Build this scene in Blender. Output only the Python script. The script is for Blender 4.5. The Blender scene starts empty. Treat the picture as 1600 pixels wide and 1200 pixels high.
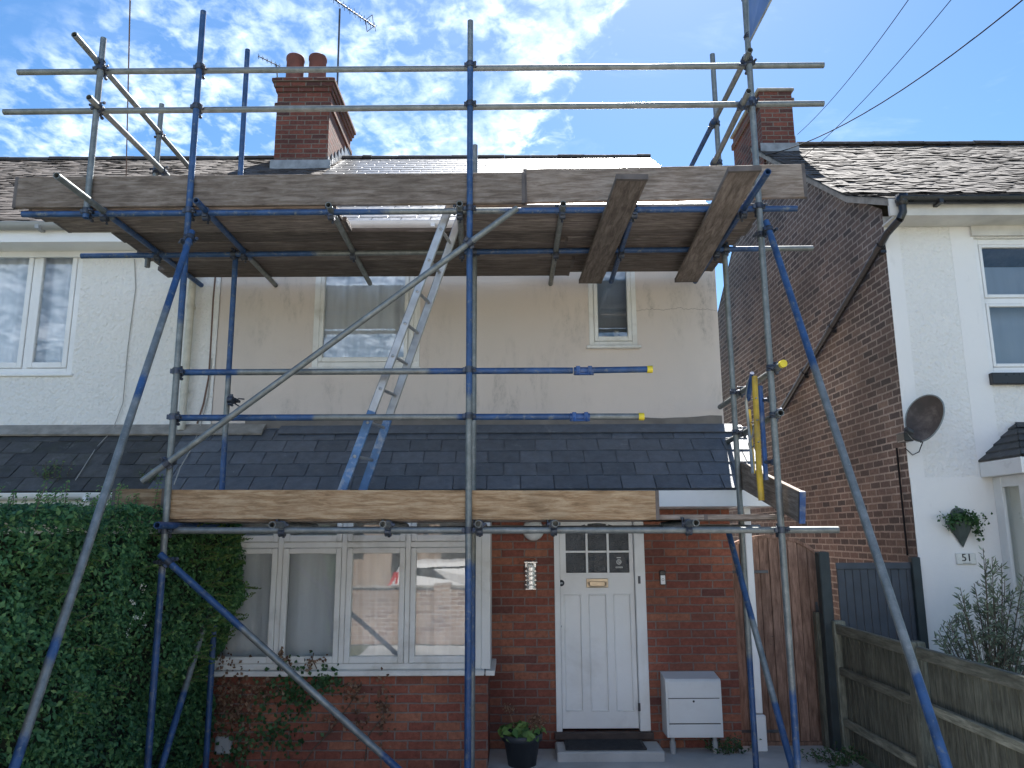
import bpy, math, random
import numpy as np
from mathutils import Vector as V, Matrix
random.seed(7); rng = np.random.default_rng(11)
S = bpy.context.scene; C = S.collection
R = math.radians
# ------------------------------------------------------------------ camera
F = 1202.0; PITCH = R(11.0); ROLL = R(0.27); EYE = V((0, 0, 1.95))
fw = V((0, math.cos(PITCH), math.sin(PITCH)))
r0 = V((1, 0, 0)); u0 = V((0, -math.sin(PITCH), math.cos(PITCH)))
rt = r0*math.cos(ROLL) - u0*math.sin(ROLL); up = u0*math.cos(ROLL) + r0*math.sin(ROLL)
cd = bpy.data.cameras.new('camera'); cam = bpy.data.objects.new('camera', cd); C.objects.link(cam)
M3 = Matrix((rt, up, -fw)).transposed(); cam.matrix_world = Matrix.Translation(EYE) @ M3.to_4x4()
cd.sensor_width = 36; cd.lens = F/1600*36; cd.clip_start = .05; cd.clip_end = 2000
S.camera = cam; S.render.resolution_x = 1024; S.render.resolution_y = 768
def at(px, py, Y=None, X=None, Z=None):
    d = fw*F + rt*(px-800) + up*(600-py)
    if Y is not None: t = Y/d.y
    elif X is not None: t = X/d.x
    else: t = (Z-EYE.z)/d.z
    return EYE + d*t
# ------------------------------------------------------------------ sky, sun, exposure
SUN_EL, SUN_AZ = R(52), R(13)          # azimuth measured from +Y (behind the houses) towards +X
S.view_settings.view_transform = 'Standard'; S.view_settings.look = 'None'
S.view_settings.exposure = 1.95; S.view_settings.gamma = 1
w = bpy.data.worlds.new('World'); S.world = w; w.use_nodes = True
nt = w.node_tree; nt.nodes.clear(); N = nt.nodes.new; L = nt.links.new
def mth(op, a, b=None, c=None, nt=None, clamp=False):
    n = nt.nodes.new('ShaderNodeMath'); n.operation = op; n.use_clamp = clamp
    for i, x in enumerate((a, b, c)):
        if x is None: continue
        if isinstance(x, (int, float)): n.inputs[i].default_value = x
        else: nt.links.new(x, n.inputs[i])
    return n.outputs[0]
def ramp(nt, fac, stops, interp='LINEAR'):
    n = nt.nodes.new('ShaderNodeValToRGB'); cr = n.color_ramp; cr.interpolation = interp
    while len(cr.elements) < len(stops): cr.elements.new(.5)
    for e, (p, c) in zip(cr.elements, stops):
        e.position = p; e.color = (c, c, c, 1) if isinstance(c, (int, float)) else (*c, 1)
    nt.links.new(fac, n.inputs[0]); return n.outputs[0]
def mix(nt, fac, a, b, mode='MIX'):
    n = nt.nodes.new('ShaderNodeMix'); n.data_type = 'RGBA'; n.blend_type = mode
    for s, x in ((n.inputs[0], fac), (n.inputs[6], a), (n.inputs[7], b)):
        if isinstance(x, (int, float)): s.default_value = x
        elif isinstance(x, tuple): s.default_value = (*x, 1)
        else: nt.links.new(x, s)
    return n.outputs[2]
def noise(nt, vec, scale, detail=4, rough=.55, dist=0, out=0):
    n = nt.nodes.new('ShaderNodeTexNoise'); n.inputs['Scale'].default_value = scale
    n.inputs['Detail'].default_value = detail; n.inputs['Roughness'].default_value = rough
    n.inputs['Distortion'].default_value = dist
    if vec is not None: nt.links.new(vec, n.inputs['Vector'])
    return n.outputs[out]
def mapping(nt, vec, scale=(1, 1, 1), rot=(0, 0, 0), loc=(0, 0, 0)):
    n = nt.nodes.new('ShaderNodeMapping'); nt.links.new(vec, n.inputs[0])
    n.inputs['Scale'].default_value = scale; n.inputs['Rotation'].default_value = rot; n.inputs['Location'].default_value = loc
    return n.outputs[0]
SKY_STR = 0.085
sky = N('ShaderNodeTexSky'); sky.sky_type = 'NISHITA'; sky.sun_disc = False
sky.sun_elevation = SUN_EL; sky.sun_rotation = SUN_AZ; sky.air_density = 1.0; sky.dust_density = .25; sky.ozone_density = 2.2
tc = N('ShaderNodeTexCoord'); sx = N('ShaderNodeSeparateXYZ'); L(tc.outputs['Generated'], sx.inputs[0])
X_, Y_, Z_ = sx.outputs
ay = mth('MAXIMUM', mth('ABSOLUTE', Y_, nt=nt), .05, nt=nt)
uu = mth('DIVIDE', X_, ay, nt=nt); vv = mth('DIVIDE', Z_, ay, nt=nt)
zz = mth('MAXIMUM', mth('ADD', Z_, .12, nt=nt), .05, nt=nt)
cmb = N('ShaderNodeCombineXYZ'); L(mth('DIVIDE', X_, zz, nt=nt), cmb.inputs[0]); L(mth('DIVIDE', Y_, zz, nt=nt), cmb.inputs[1])
pl = cmb.outputs[0]
cells = noise(nt, mapping(nt, pl, (1.0, .8, 1), (0, 0, R(25))), 22, 5, .56, .4)      # the small altocumulus flakes
big = noise(nt, pl, 1.7, 3, .5, .2)
fine = noise(nt, pl, 42, 4, .6, .3)
# the cloud field covers the left of this part of the sky and ends in a bright band
edge = mth('SUBTRACT', mth('ADD', .185, mth('MULTIPLY', mth('SUBTRACT', vv, .74, nt=nt), .62, nt=nt), nt=nt), uu, nt=nt)
edge = mth('ADD', edge, mth('MULTIPLY', mth('SUBTRACT', big, .5, nt=nt), .30, nt=nt), nt=nt)
edge = mth('ADD', edge, mth('MULTIPLY', mth('SUBTRACT', cells, .5, nt=nt), .22, nt=nt), nt=nt)
edge = mth('ADD', edge, mth('MULTIPLY', mth('MAXIMUM', mth('MULTIPLY', Y_, -1.0, nt=nt), 0, nt=nt), 3.0, nt=nt), nt=nt)  # extra unseen cloud behind the camera, added to light the fronts
field = ramp(nt, edge, [(0.0, 0.0), (.06, 1.0)])
band = ramp(nt, edge, [(0.0, 0.0), (.05, 1.0), (.09, .9), (.15, 0.0)])
hole = mth('ADD', mth('MULTIPLY', mth('ADD', uu, .74, nt=nt), 1.0, nt=nt), mth('MULTIPLY', mth('SUBTRACT', .74, vv, nt=nt), 1.1, nt=nt), nt=nt)
hole = ramp(nt, mth('ADD', hole, mth('MULTIPLY', mth('SUBTRACT', big, .5, nt=nt), .3, nt=nt), nt=nt), [(.02, .0), (.2, 1.0)])
veil = ramp(nt, big, [(.36, .45), (.62, 1.0)])
cov = mth('ADD', mth('MULTIPLY', cells, .72, nt=nt), mth('MULTIPLY', fine, .28, nt=nt), nt=nt)
mid = noise(nt, pl, 6.5, 4, .55, .6); cov = mth('ADD', cov, mth('MULTIPLY', mth('SUBTRACT', mid, .5, nt=nt), .55, nt=nt), nt=nt)
cov = mth('ADD', cov, mth('MULTIPLY', band, .12, nt=nt), nt=nt)
puff = ramp(nt, cov, [(.40, 0.0), (.53, .5), (.70, 1.0)])
cl = mth('MULTIPLY', mth('MULTIPLY', puff, field, nt=nt), mth('MULTIPLY', hole, veil, nt=nt), nt=nt)
wisp = mth('MULTIPLY', ramp(nt, noise(nt, mapping(nt, pl, (1, 2.2, 1), (0, 0, .7)), 3, 6, .6, .5), [(.56, 0.0), (.80, .22)]), 1.0, nt=nt)
cl = mth('MAXIMUM', cl, wisp, nt=nt)
clr = mth('MULTIPLY', ramp(nt, X_, [(.05, 0.0), (.3, 1.0)]), ramp(nt, Y_, [(-.2+.2, .0), (.01, .0)]), nt=nt) if 0 else mth('MULTIPLY', mth('GREATER_THAN', mth('MULTIPLY', Y_, -1.0, nt=nt), .1, nt=nt), ramp(nt, X_, [(.12, 0.0), (.35, .9)]), nt=nt)
cl = mth('MULTIPLY', cl, mth('SUBTRACT', 1.0, clr, nt=nt), nt=nt)
cl = mth('MULTIPLY', cl, ramp(nt, Z_, [(.0, 0.0), (.12, 1.0)]), nt=nt)
sat = N('ShaderNodeHueSaturation'); sat.inputs['Saturation'].default_value = 1.24; sat.inputs['Value'].default_value = .57; sat.inputs['Hue'].default_value = .499; L(sky.outputs[0], sat.inputs['Color'])
cloudc = mix(nt, puff, (2.4, 3.2, 4.7), (4.7, 5.3, 6.2))
cb = nt.nodes.new('ShaderNodeVectorMath'); cb.operation = 'SCALE'; L(cloudc, cb.inputs[0]); L(mth('ADD', 1.0, mth('MULTIPLY', mth('MAXIMUM', mth('MULTIPLY', Y_, -1.0, nt=nt), 0, nt=nt), 1.7, nt=nt), nt=nt), cb.inputs['Scale']); cloudc = cb.outputs[0]   # clouds behind the camera brightened to lift the shaded fronts, as front-lit clouds are
colr = mix(nt, cl, sat.outputs[0], cloudc)
bg = N('ShaderNodeBackground'); bg.inputs[1].default_value = SKY_STR; L(colr, bg.inputs[0])
wo = N('ShaderNodeOutputWorld'); L(bg.outputs[0], wo.inputs[0])
sl = bpy.data.lights.new('sun', 'SUN'); sl.energy = 5.0; sl.angle = R(.5); sl.color = (1, .965, .91)
so = bpy.data.objects.new('sun', sl); C.objects.link(so)
sd = V((math.sin(SUN_AZ)*math.cos(SUN_EL), math.cos(SUN_AZ)*math.cos(SUN_EL), math.sin(SUN_EL)))
so.rotation_euler = (-sd).to_track_quat('-Z', 'Y').to_euler(); so.location = sd*60
S.cycles.max_bounces = 8; S.cycles.transparent_max_bounces = 12
# ------------------------------------------------------------------ mesh helper
class MB:
    def __init__(s): s.v = []; s.f = []; s.uv = []; s.mi = []; s.sm = []
    def face(s, pts, uv=None, mi=0, sm=False):
        b = len(s.v); s.v += [tuple(p) for p in pts]; s.f.append(tuple(range(b, b+len(pts))))
        s.uv.append(uv); s.mi.append(mi); s.sm.append(sm)
    def idx(s, vs, fs, mi=0, sm=False, uvs=None):
        b = len(s.v); s.v += [tuple(p) for p in vs]
        for k, f in enumerate(fs):
            s.f.append(tuple(b+i for i in f)); s.uv.append(uvs[k] if uvs else None); s.mi.append(mi); s.sm.append(sm)
    def box(s, x0, x1, y0, y1, z0, z1, mi=0, bev=0):
        s.obox(V(((x0+x1)/2, (y0+y1)/2, (z0+z1)/2)), V((1, 0, 0)), V((0, 1, 0)), V((0, 0, 1)), abs(x1-x0)/2, abs(y1-y0)/2, abs(z1-z0)/2, mi, bev)
    def obox(s, c, ax, ay, az, hx, hy, hz, mi=0, bev=0):
        c = V(c)
        if bev <= 0 or min(hx, hy, hz) <= bev:
            P = [c+ax*(hx*i)+ay*(hy*j)+az*(hz*k) for k in (-1, 1) for j in (-1, 1) for i in (-1, 1)]
            s.idx(P, [(0, 2, 3, 1), (4, 5, 7, 6), (0, 1, 5, 4), (2, 6, 7, 3), (0, 4, 6, 2), (1, 3, 7, 5)], mi)
            return
        P = []; h = (hx, hy, hz); A = (ax, ay, az); id_ = {}
        for sg in [(i, j, k) for i in (-1, 1) for j in (-1, 1) for k in (-1, 1)]:
            for a in range(3):
                q = [h[t]*sg[t] if t == a else (h[t]-bev)*sg[t] for t in range(3)]
                id_[(sg, a)] = len(P); P.append(c+A[0]*q[0]+A[1]*q[1]+A[2]*q[2])
        fs = []
        for a in range(3):
            b, d = (a+1) % 3, (a+2) % 3
            for sa in (-1, 1):
                q = []
                for (sb, sdd) in ((-1, -1), (1, -1), (1, 1), (-1, 1)):
                    sg = [0, 0, 0]; sg[a] = sa; sg[b] = sb; sg[d] = sdd; q.append(id_[(tuple(sg), a)])
                fs.append(tuple(q if sa > 0 else q[::-1]))
            for sb in (-1, 1):
                for sdd in (-1, 1):   # edge bevel along axis a
                    q = []
                    for (sa, fa) in ((-1, b), (1, b), (1, d), (-1, d)):
                        sg = [0, 0, 0]; sg[a] = sa; sg[b] = sb; sg[d] = sdd; q.append(id_[(tuple(sg), fa)])
                    fs.append(tuple(q if sb*sdd < 0 else q[::-1]))
        for sg in [(i, j, k) for i in (-1, 1) for j in (-1, 1) for k in (-1, 1)]:
            q = (id_[(sg, 0)], id_[(sg, 1)], id_[(sg, 2)]); fs.append(q if sg[0]*sg[1]*sg[2] > 0 else q[::-1])
        s.idx(P, fs, mi)
    def tube(s, p0, p1, r, n=14, mi=0, hollow=0, caps=True, r1=None, u0=0, u1=1):
        p0, p1 = V(p0), V(p1); d = (p1-p0).normalized(); a = d.orthogonal().normalized(); b = d.cross(a)
        r1 = r if r1 is None else r1
        cs = [(math.cos(2*math.pi*i/n), math.sin(2*math.pi*i/n)) for i in range(n)]
        A = [p0+(a*c+b*q)*r for c, q in cs]; B = [p1+(a*c+b*q)*r1 for c, q in cs]
        s.idx(A+B, [(i, (i+1) % n, n+(i+1) % n, n+i) for i in range(n)], mi, True,
              [[(u0, i/n), (u0, (i+1)/n), (u1, (i+1)/n), (u1, i/n)] for i in range(n)])
        if hollow:
            for P, e, u, flip in ((A, p0, u0, 0), (B, p1, u1, 1)):
                sg = 1 if not flip else -1; k = hollow/r
                I = [e+(p-e)*k for p in P]; D = [p+d*(.09*sg) for p in I]
                fs = [(i, n+i, n+(i+1) % n, (i+1) % n) for i in range(n)]+[(n+i, 2*n+i, 2*n+(i+1) % n, n+(i+1) % n) for i in range(n)]+[tuple(2*n+i for i in range(n))]
                if flip: fs = [f[::-1] for f in fs]
                s.idx(P+I+D, fs, mi, False, [[(u, .5)]*len(f) for f in fs])
        elif caps:
            s.idx(A, [tuple(range(n))[::-1]], mi, False, [[(u0, .5)]*n]); s.idx(B, [tuple(range(n))], mi, False, [[(u1, .5)]*n])
    def path(s, pts, r, n=8, mi=0):
        pts = [V(p) for p in pts]; rings = []
        prev = None
        for i, p in enumerate(pts):
            d = (pts[min(i+1, len(pts)-1)]-pts[max(i-1, 0)]).normalized()
            a = d.orthogonal().normalized() if prev is None else (prev-d*prev.dot(d)).normalized()
            prev = a; b = d.cross(a); rr = r[i] if isinstance(r, (list, tuple)) else r
            rings.append([p+(a*math.cos(2*math.pi*k/n)+b*math.sin(2*math.pi*k/n))*rr for k in range(n)])
        vs = [p for q in rings for p in q]
        fs = [(i*n+k, i*n+(k+1) % n, (i+1)*n+(k+1) % n, (i+1)*n+k) for i in range(len(pts)-1) for k in range(n)]
        s.idx(vs, fs, mi, True); m = (len(pts)-1)*n
        s.idx(rings[0], [tuple(range(n))[::-1]], mi); s.idx(rings[-1], [tuple(range(n))], mi)
    def lathe(s, c, prof, n=24, mi=0, axis=V((0, 0, 1)), sm=True):
        c = V(c); axis = V(axis).normalized(); a = axis.orthogonal().normalized(); b = axis.cross(a)
        vs = [c+axis*h+(a*math.cos(2*math.pi*k/n)+b*math.sin(2*math.pi*k/n))*max(r, 1e-4) for r, h in prof for k in range(n)]
        fs = [(i*n+k, i*n+(k+1) % n, (i+1)*n+(k+1) % n, (i+1)*n+k) for i in range(len(prof)-1) for k in range(n)]
        s.idx(vs, fs, mi, sm)
    def prism(s, poly, ax, d, mi=0, sm=False):      # poly: 3D points, extruded by vector d
        d = V(d); P = [V(p) for p in poly]; n = len(P)
        s.idx(P+[p+d for p in P], [tuple(range(n)), tuple(range(2*n-1, n-1, -1))]+[(i, n+i, n+(i+1) % n, (i+1) % n) for i in range(n)], mi)
    def wall(s, org, ux, uz, W, H, holes, depth, nrm, mi=0):
        """sheet with rectangular holes (u0,u1,v0,v1) and reveals going depth against nrm"""
        us = sorted({0, W, *[h[0] for h in holes], *[h[1] for h in holes]}); vs = sorted({0, H, *[h[2] for h in holes], *[h[3] for h in holes]})
        P = lambda u, v, d=0: org+ux*u+uz*v-nrm*d
        for i in range(len(us)-1):
            for j in range(len(vs)-1):
                cu, cv = (us[i]+us[i+1])/2, (vs[j]+vs[j+1])/2
                if any(h[0] < cu < h[1] and h[2] < cv < h[3] for h in holes): continue
                q = [P(us[i], vs[j]), P(us[i+1], vs[j]), P(us[i+1], vs[j+1]), P(us[i], vs[j+1])]
                s.face(q, None, mi); s.face([p-nrm*depth for p in q][::-1], None, mi)
        for h in holes:
            a, b, c, d = h
            for (p, q) in (((a, c), (b, c)), ((b, c), (b, d)), ((b, d), (a, d)), ((a, d), (a, c))):
                s.face([P(*p), P(*p, depth), P(*q, depth), P(*q)], None, mi)
    def build(s, name, mats, parent=None, loc=None):
        if not isinstance(mats, (list, tuple)): mats = [mats]
        me = bpy.data.meshes.new(name); me.from_pydata(s.v, [], s.f)
        for m in mats: me.materials.append(m)
        uvl = me.uv_layers.new(name='UVMap').data; flat = []
        for f, uv in zip(s.f, s.uv):
            if uv is None:
                p = [s.v[i] for i in f]; nx = ny = nz = 0
                for i in range(len(p)):
                    a, b = p[i], p[(i+1) % len(p)]
                    nx += (a[1]-b[1])*(a[2]+b[2]); ny += (a[2]-b[2])*(a[0]+b[0]); nz += (a[0]-b[0])*(a[1]+b[1])
                nx, ny, nz = abs(nx), abs(ny), abs(nz)
                if ny >= nx and ny >= nz*.9: flat += [c for q in p for c in (q[0], q[2])]
                elif nx >= nz*.9: flat += [c for q in p for c in (q[1]+.11, q[2])]
                else: flat += [c for q in p for c in (q[0], q[1])]
            else: flat += [c for q in uv for c in q]
        uvl.foreach_set('uv', flat)
        me.polygons.foreach_set('material_index', s.mi); me.polygons.foreach_set('use_smooth', s.sm)
        me.update()
        o = bpy.data.objects.new(name, me); C.objects.link(o)
        if parent is not None: o.parent = parent; o.matrix_parent_inverse = Matrix.Translation(-world_loc(parent)) if parent.location.length > 0 or parent.parent else Matrix()
        return o
def world_loc(o):
    l = V(o.location)
    return l if o.parent is None else l          # parts are built in world coordinates under their thing's base
def tag(o, label=None, cat=None, group=None, kind=None):
    if label: o['label'] = label
    if cat: o['category'] = cat
    if group: o['group'] = group
    if kind: o['kind'] = kind
    return o
def thing(name, label, cat, loc=(0, 0, 0), group=None):
    o = bpy.data.objects.new(name, None); C.objects.link(o); o.location = loc; o.empty_display_size = .2
    return tag(o, label, cat, group)
def sub(mb, name, mat, part):       # a sub-part under a part (parts keep location 0 with inverse set, so world coords hold)
    o = mb.build(name, mat); o.parent = part
    o.matrix_parent_inverse = (Matrix.Translation(V(part.parent.location)) @ part.matrix_parent_inverse if part.parent else Matrix()).inverted() if part.parent else Matrix.Translation(-V(part.location))
    return o
# ------------------------------------------------------------------ materials
def mat(name):
    m = bpy.data.materials.new(name); m.use_nodes = True; nt = m.node_tree; nt.nodes.clear()
    p = nt.nodes.new('ShaderNodeBsdfPrincipled'); o = nt.nodes.new('ShaderNodeOutputMaterial'); nt.links.new(p.outputs[0], o.inputs[0])
    t = nt.nodes.new('ShaderNodeTexCoord'); return m, nt, p, t
def bump(nt, p, h, dist, strength=1.0, prev=None):
    b = nt.nodes.new('ShaderNodeBump'); b.inputs['Strength'].default_value = strength; b.inputs['Distance'].default_value = dist
    nt.links.new(h, b.inputs['Height'])
    if prev is not None: nt.links.new(prev, b.inputs['Normal'])
    nt.links.new(b.outputs[0], p.inputs['Normal']); return b.outputs[0]
def setin(nt, p, k, v):
    if isinstance(v, (int, float)): p.inputs[k].default_value = v
    elif isinstance(v, tuple): p.inputs[k].default_value = (*v, 1)
    else: nt.links.new(v, p.inputs[k])
def simple(name, col, rough=.6, metal=0, var=.25, scale=6, bumpd=.001, bscale=60, spec=.5, dirt=None):
    m, nt, p, t = mat(name); ob = t.outputs['Object']
    n = noise(nt, ob, scale, 5); d = tuple(c*(1-var) for c in col); l = tuple(min(1, c*(1+var)) for c in col)
    c = ramp(nt, n, [(.3, d), (.7, l)])
    if dirt: c = mix(nt, ramp(nt, noise(nt, ob, scale*.7, 6, .65, .4), [(.5, 0.0), (.72, dirt[0])]), c, dirt[1])
    setin(nt, p, 'Base Color', c); setin(nt, p, 'Metallic', metal); setin(nt, p, 'Specular IOR Level', spec)
    setin(nt, p, 'Roughness', ramp(nt, noise(nt, ob, scale*2, 4), [(.3, max(.02, rough-.08)), (.7, min(1, rough+.1))]))
    if bumpd: bump(nt, p, noise(nt, ob, bscale, 4), bumpd)
    return m
def brick_mat(name, cols, mortar, bw=.225, bh=.075, mw=.010, bumpd=.006, dirt=None, rough=.85, white=None):
    m, nt, p, t = mat(name); uvn = t.outputs['UV']; s = nt.nodes.new('ShaderNodeSeparateXYZ'); nt.links.new(uvn, s.inputs[0])
    u, v, _ = s.outputs
    wob = noise(nt, uvn, 9, 3); u = mth('ADD', u, mth('MULTIPLY', mth('SUBTRACT', wob, .5, nt=nt), .020, nt=nt), nt=nt)
    wob2 = noise(nt, mapping(nt, uvn, loc=(4, 7, 0)), 7, 3); v = mth('ADD', v, mth('MULTIPLY', mth('SUBTRACT', wob2, .5, nt=nt), .014, nt=nt), nt=nt)
    rv = mth('DIVIDE', v, bh, nt=nt); row = mth('FLOOR', rv, nt=nt); fv = mth('FRACT', rv, nt=nt)
    ru = mth('ADD', mth('DIVIDE', u, bw, nt=nt), mth('MULTIPLY', mth('MODULO', mth('ADD', row, 1000, nt=nt), 2, nt=nt), .5, nt=nt), nt=nt)
    col = mth('FLOOR', ru, nt=nt); fu = mth('FRACT', ru, nt=nt)
    du = mth('MULTIPLY', mth('MINIMUM', fu, mth('SUBTRACT', 1, fu, nt=nt), nt=nt), bw, nt=nt)
    dv = mth('MULTIPLY', mth('MINIMUM', fv, mth('SUBTRACT', 1, fv, nt=nt), nt=nt), bh, nt=nt)
    dd = mth('MINIMUM', du, dv, nt=nt)
    dd = mth('ADD', dd, mth('MULTIPLY', mth('SUBTRACT', noise(nt, uvn, 60, 4), .5, nt=nt), .012, nt=nt), nt=nt)
    mask = mth('SMOOTH_MIN', mth('MULTIPLY', mth('MAXIMUM', mth('SUBTRACT', dd, mw*.5, nt=nt), 0, nt=nt), 400, nt=nt), 1, .3, nt=nt, clamp=True)
    cx = nt.nodes.new('ShaderNodeCombineXYZ'); nt.links.new(col, cx.inputs[0]); nt.links.new(row, cx.inputs[1])
    wn = nt.nodes.new('ShaderNodeTexWhiteNoise'); wn.noise_dimensions = '2D'; nt.links.new(cx.outputs[0], wn.inputs['Vector'])
    k = len(cols); bc = ramp(nt, wn.outputs['Value'], [(i/(k-1), c) for i, c in enumerate(cols)])
    bc = mix(nt, .65, bc, ramp(nt, noise(nt, uvn, 26, 6, .7), [(.3, (.35, .35, .35)), (.7, (1.25, 1.25, 1.25))]), 'MULTIPLY')
    mo = mix(nt, noise(nt, uvn, 30, 4), tuple(c*.6 for c in mortar), tuple(c*1.25 for c in mortar))
    c = mix(nt, mask, mo, bc)
    c = mix(nt, ramp(nt, noise(nt, uvn, .9, 5, .6), [(.35, .55), (.65, 0.0)]), c, tuple(x*.35 for x in cols[0]))
    if white: c = mix(nt, ramp(nt, noise(nt, mapping(nt, uvn, (1, 3, 1)), 2.4, 7, .75, .4), [(white, 0.0), (white+.1, .45)]), c, (.55, .5, .48))
    setin(nt, p, 'Base Color', c); setin(nt, p, 'Roughness', rough); setin(nt, p, 'Specular IOR Level', .25)
    h = mth('ADD', mask, mth('MULTIPLY', noise(nt, uvn, 90, 5), .45, nt=nt), nt=nt); bump(nt, p, h, bumpd)
    return m
M = {}
M['brick_front'] = brick_mat('front_brick', [(.24, .085, .064), (.35, .115, .075), (.44, .185, .11), (.31, .10, .068), (.40, .15, .09), (.17, .07, .06)], (.27, .22, .195), white=.70)
M['brick_gable'] = brick_mat('gable_brick', [(.15, .122, .112), (.225, .168, .146), (.185, .138, .122), (.08, .073, .073), (.26, .195, .162), (.125, .107, .10)], (.42, .37, .33), mw=.015)
M['brick_chimney'] = brick_mat('chimney_brick', [(.14, .055, .045), (.26, .088, .062), (.19, .07, .055), (.09, .045, .042)], (.22, .19, .16), mw=.013, white=.66)
M['brick_garden'] = brick_mat('garden_brick', [(.36, .23, .16), (.5, .36, .26), (.28, .17, .12)], (.66, .63, .57))
def render_mat(name, col, stain, grain=.004, gs=45, streaks=True, lump=False, cracks=False):
    m, nt, p, t = mat(name); uvn = t.outputs['UV']
    big = noise(nt, uvn, .9, 6, .6); c = mix(nt, ramp(nt, big, [(.35, 0.0), (.7, .22)]), col, tuple(x*.8 for x in col))
    if streaks:
        st = noise(nt, mapping(nt, uvn, (3.2, .8, 1)), 1.5, 7, .68, .3)
        patch = ramp(nt, noise(nt, mapping(nt, uvn, loc=(3.3, 1.2, 0)), 1.0, 3), [(.46, 0.0), (.66, 1.0)])
        speck = ramp(nt, noise(nt, mapping(nt, uvn, (2.2, 1, 1)), 12, 6, .75), [(.45, 0.0), (.68, 1.0)])
        fac = mth('MULTIPLY', mth('MULTIPLY', ramp(nt, st, [(.48, 0.0), (.66, .75)]), patch, nt=nt), mth('ADD', .25, speck, nt=nt), nt=nt, clamp=True)
        c = mix(nt, fac, c, stain)
        c = mix(nt, mth('MULTIPLY', ramp(nt, noise(nt, uvn, 5, 7, .8), [(.62, 0.0), (.74, .4)]), patch, nt=nt), c, stain)
    else:
        c = mix(nt, ramp(nt, noise(nt, mapping(nt, uvn, (2.5, .7, 1)), 2, 7, .75), [(.58, 0.0), (.8, .5)]), c, stain)
    if cracks:
        s = nt.nodes.new('ShaderNodeSeparateXYZ'); nt.links.new(uvn, s.inputs[0])
        for (x0, x1, z) in ((1.17, 2.2, 4.20),):
            yy = mth('ADD', z, mth('MULTIPLY', mth('SUBTRACT', noise(nt, mapping(nt, uvn, (1, 0, 1)), 5, 6, .65), .5, nt=nt), .16, nt=nt), nt=nt)
            ln = mth('LESS_THAN', mth('ABSOLUTE', mth('SUBTRACT', s.outputs[1], yy, nt=nt), nt=nt), .0022, nt=nt)
            ins = mth('MULTIPLY', mth('GREATER_THAN', s.outputs[0], x0, nt=nt), mth('LESS_THAN', s.outputs[0], x1, nt=nt), nt=nt)
            c = mix(nt, mth('MULTIPLY', mth('MULTIPLY', ln, ins, nt=nt), .7, nt=nt), c, (.16, .13, .11))
    setin(nt, p, 'Base Color', c); setin(nt, p, 'Roughness', .9); setin(nt, p, 'Specular IOR Level', .2)
    if lump:
        vo = nt.nodes.new('ShaderNodeTexVoronoi'); vo.feature = 'SMOOTH_F1'; vo.inputs['Scale'].default_value = gs; nt.links.new(mapping(nt, uvn, (1, 1, 1)), vo.inputs['Vector'])
        h = mth('ADD', mth('MULTIPLY', vo.outputs['Distance'], -1.0, nt=nt), mth('MULTIPLY', noise(nt, uvn, gs*.6, 5, .6, .6), 1.3, nt=nt), nt=nt)
        bump(nt, p, h, grain)
    else: bump(nt, p, mth('ADD', noise(nt, uvn, gs, 6, .7), mth('MULTIPLY', noise(nt, uvn, 4, 3), 2.0, nt=nt), nt=nt), grain)
    return m
M['pink'] = render_mat('cream_pink_render', (.66, .585, .525), (.20, .19, .175), .0022, 60, True, False, True)
M['band'] = simple('cement_band', (.17, .155, .14), .9, 0, .25, 5, .002, 50)
M['dash'] = render_mat('white_pebbledash', (.80, .79, .76), (.45, .45, .42), .013, 34, False, True)
M['white_smooth'] = render_mat('white_painted_brick', (.82, .81, .79), (.5, .5, .48), .003, 20, False)
def slate_mat(name, a, b, rough, moss=None, spec=.5):
    if moss: spec = .18
    m, nt, p, t = mat(name); ob = t.outputs['Object']; g = nt.nodes.new('ShaderNodeNewGeometry'); c = ramp(nt, g.outputs['Random Per Island'], [(0, a), (1, b)])
    c = mix(nt, .6, c, ramp(nt, noise(nt, ob, 12, 6, .65), [(.3, (.6, .6, .6)), (.7, (1.3, 1.3, 1.3))]), 'MULTIPLY')
    c = mix(nt, ramp(nt, noise(nt, ob, 5, 7, .75, .3), [(.60, 0.0), (.70, .45)]), c, (.26, .27, .28))
    c = mix(nt, ramp(nt, noise(nt, mapping(nt, ob, (1, .3, .3), loc=(1, 2, 3)), 30, 4, .8), [(.70, 0.0), (.74, .6)]), c, (.42, .43, .43))
    if moss:
        c = mix(nt, ramp(nt, noise(nt, ob, 7, 7, .75, .3), [(.5, 0.0), (.66, moss[0])]), c, moss[1])
        c = mix(nt, ramp(nt, noise(nt, mapping(nt, ob, loc=(3, 5, 1)), 22, 5, .8), [(.66, 0.0), (.74, .6)]), c, moss[2])
    setin(nt, p, 'Base Color', c); setin(nt, p, 'Specular IOR Level', spec)
    setin(nt, p, 'Roughness', ramp(nt, noise(nt, ob, 20, 4), [(.3, rough-.07), (.7, rough+.1)]))
    bump(nt, p, noise(nt, mapping(nt, ob, (1, 1, 2)), 40, 6, .7), .002); return m
M['slate'] = slate_mat('blue_black_slate', (.080, .096, .118), (.118, .136, .164), .40)
M['slate_old'] = slate_mat('weathered_slate', (.045, .048, .052), (.10, .10, .10), .6, (.5, (.05, .055, .035), (.30, .31, .28)))
M['slate_new'] = slate_mat('roof_slate', (.05, .056, .066), (.085, .092, .105), .33)
M['clay'] = slate_mat('weathered_clay_tile', (.066, .056, .051), (.125, .105, .095), .85, (.5, (.04, .038, .03), (.22, .21, .18)))
M['concrete_tile'] = slate_mat('old_concrete_tile', (.062, .055, .052), (.115, .102, .095), .85, (.5, (.035, .033, .03), (.20, .19, .17)))
M['upvc'] = simple('white_upvc', (.80, .80, .79), .35, 0, .04, 3, 0, dirt=(.35, (.55, .55, .52)))
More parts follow.
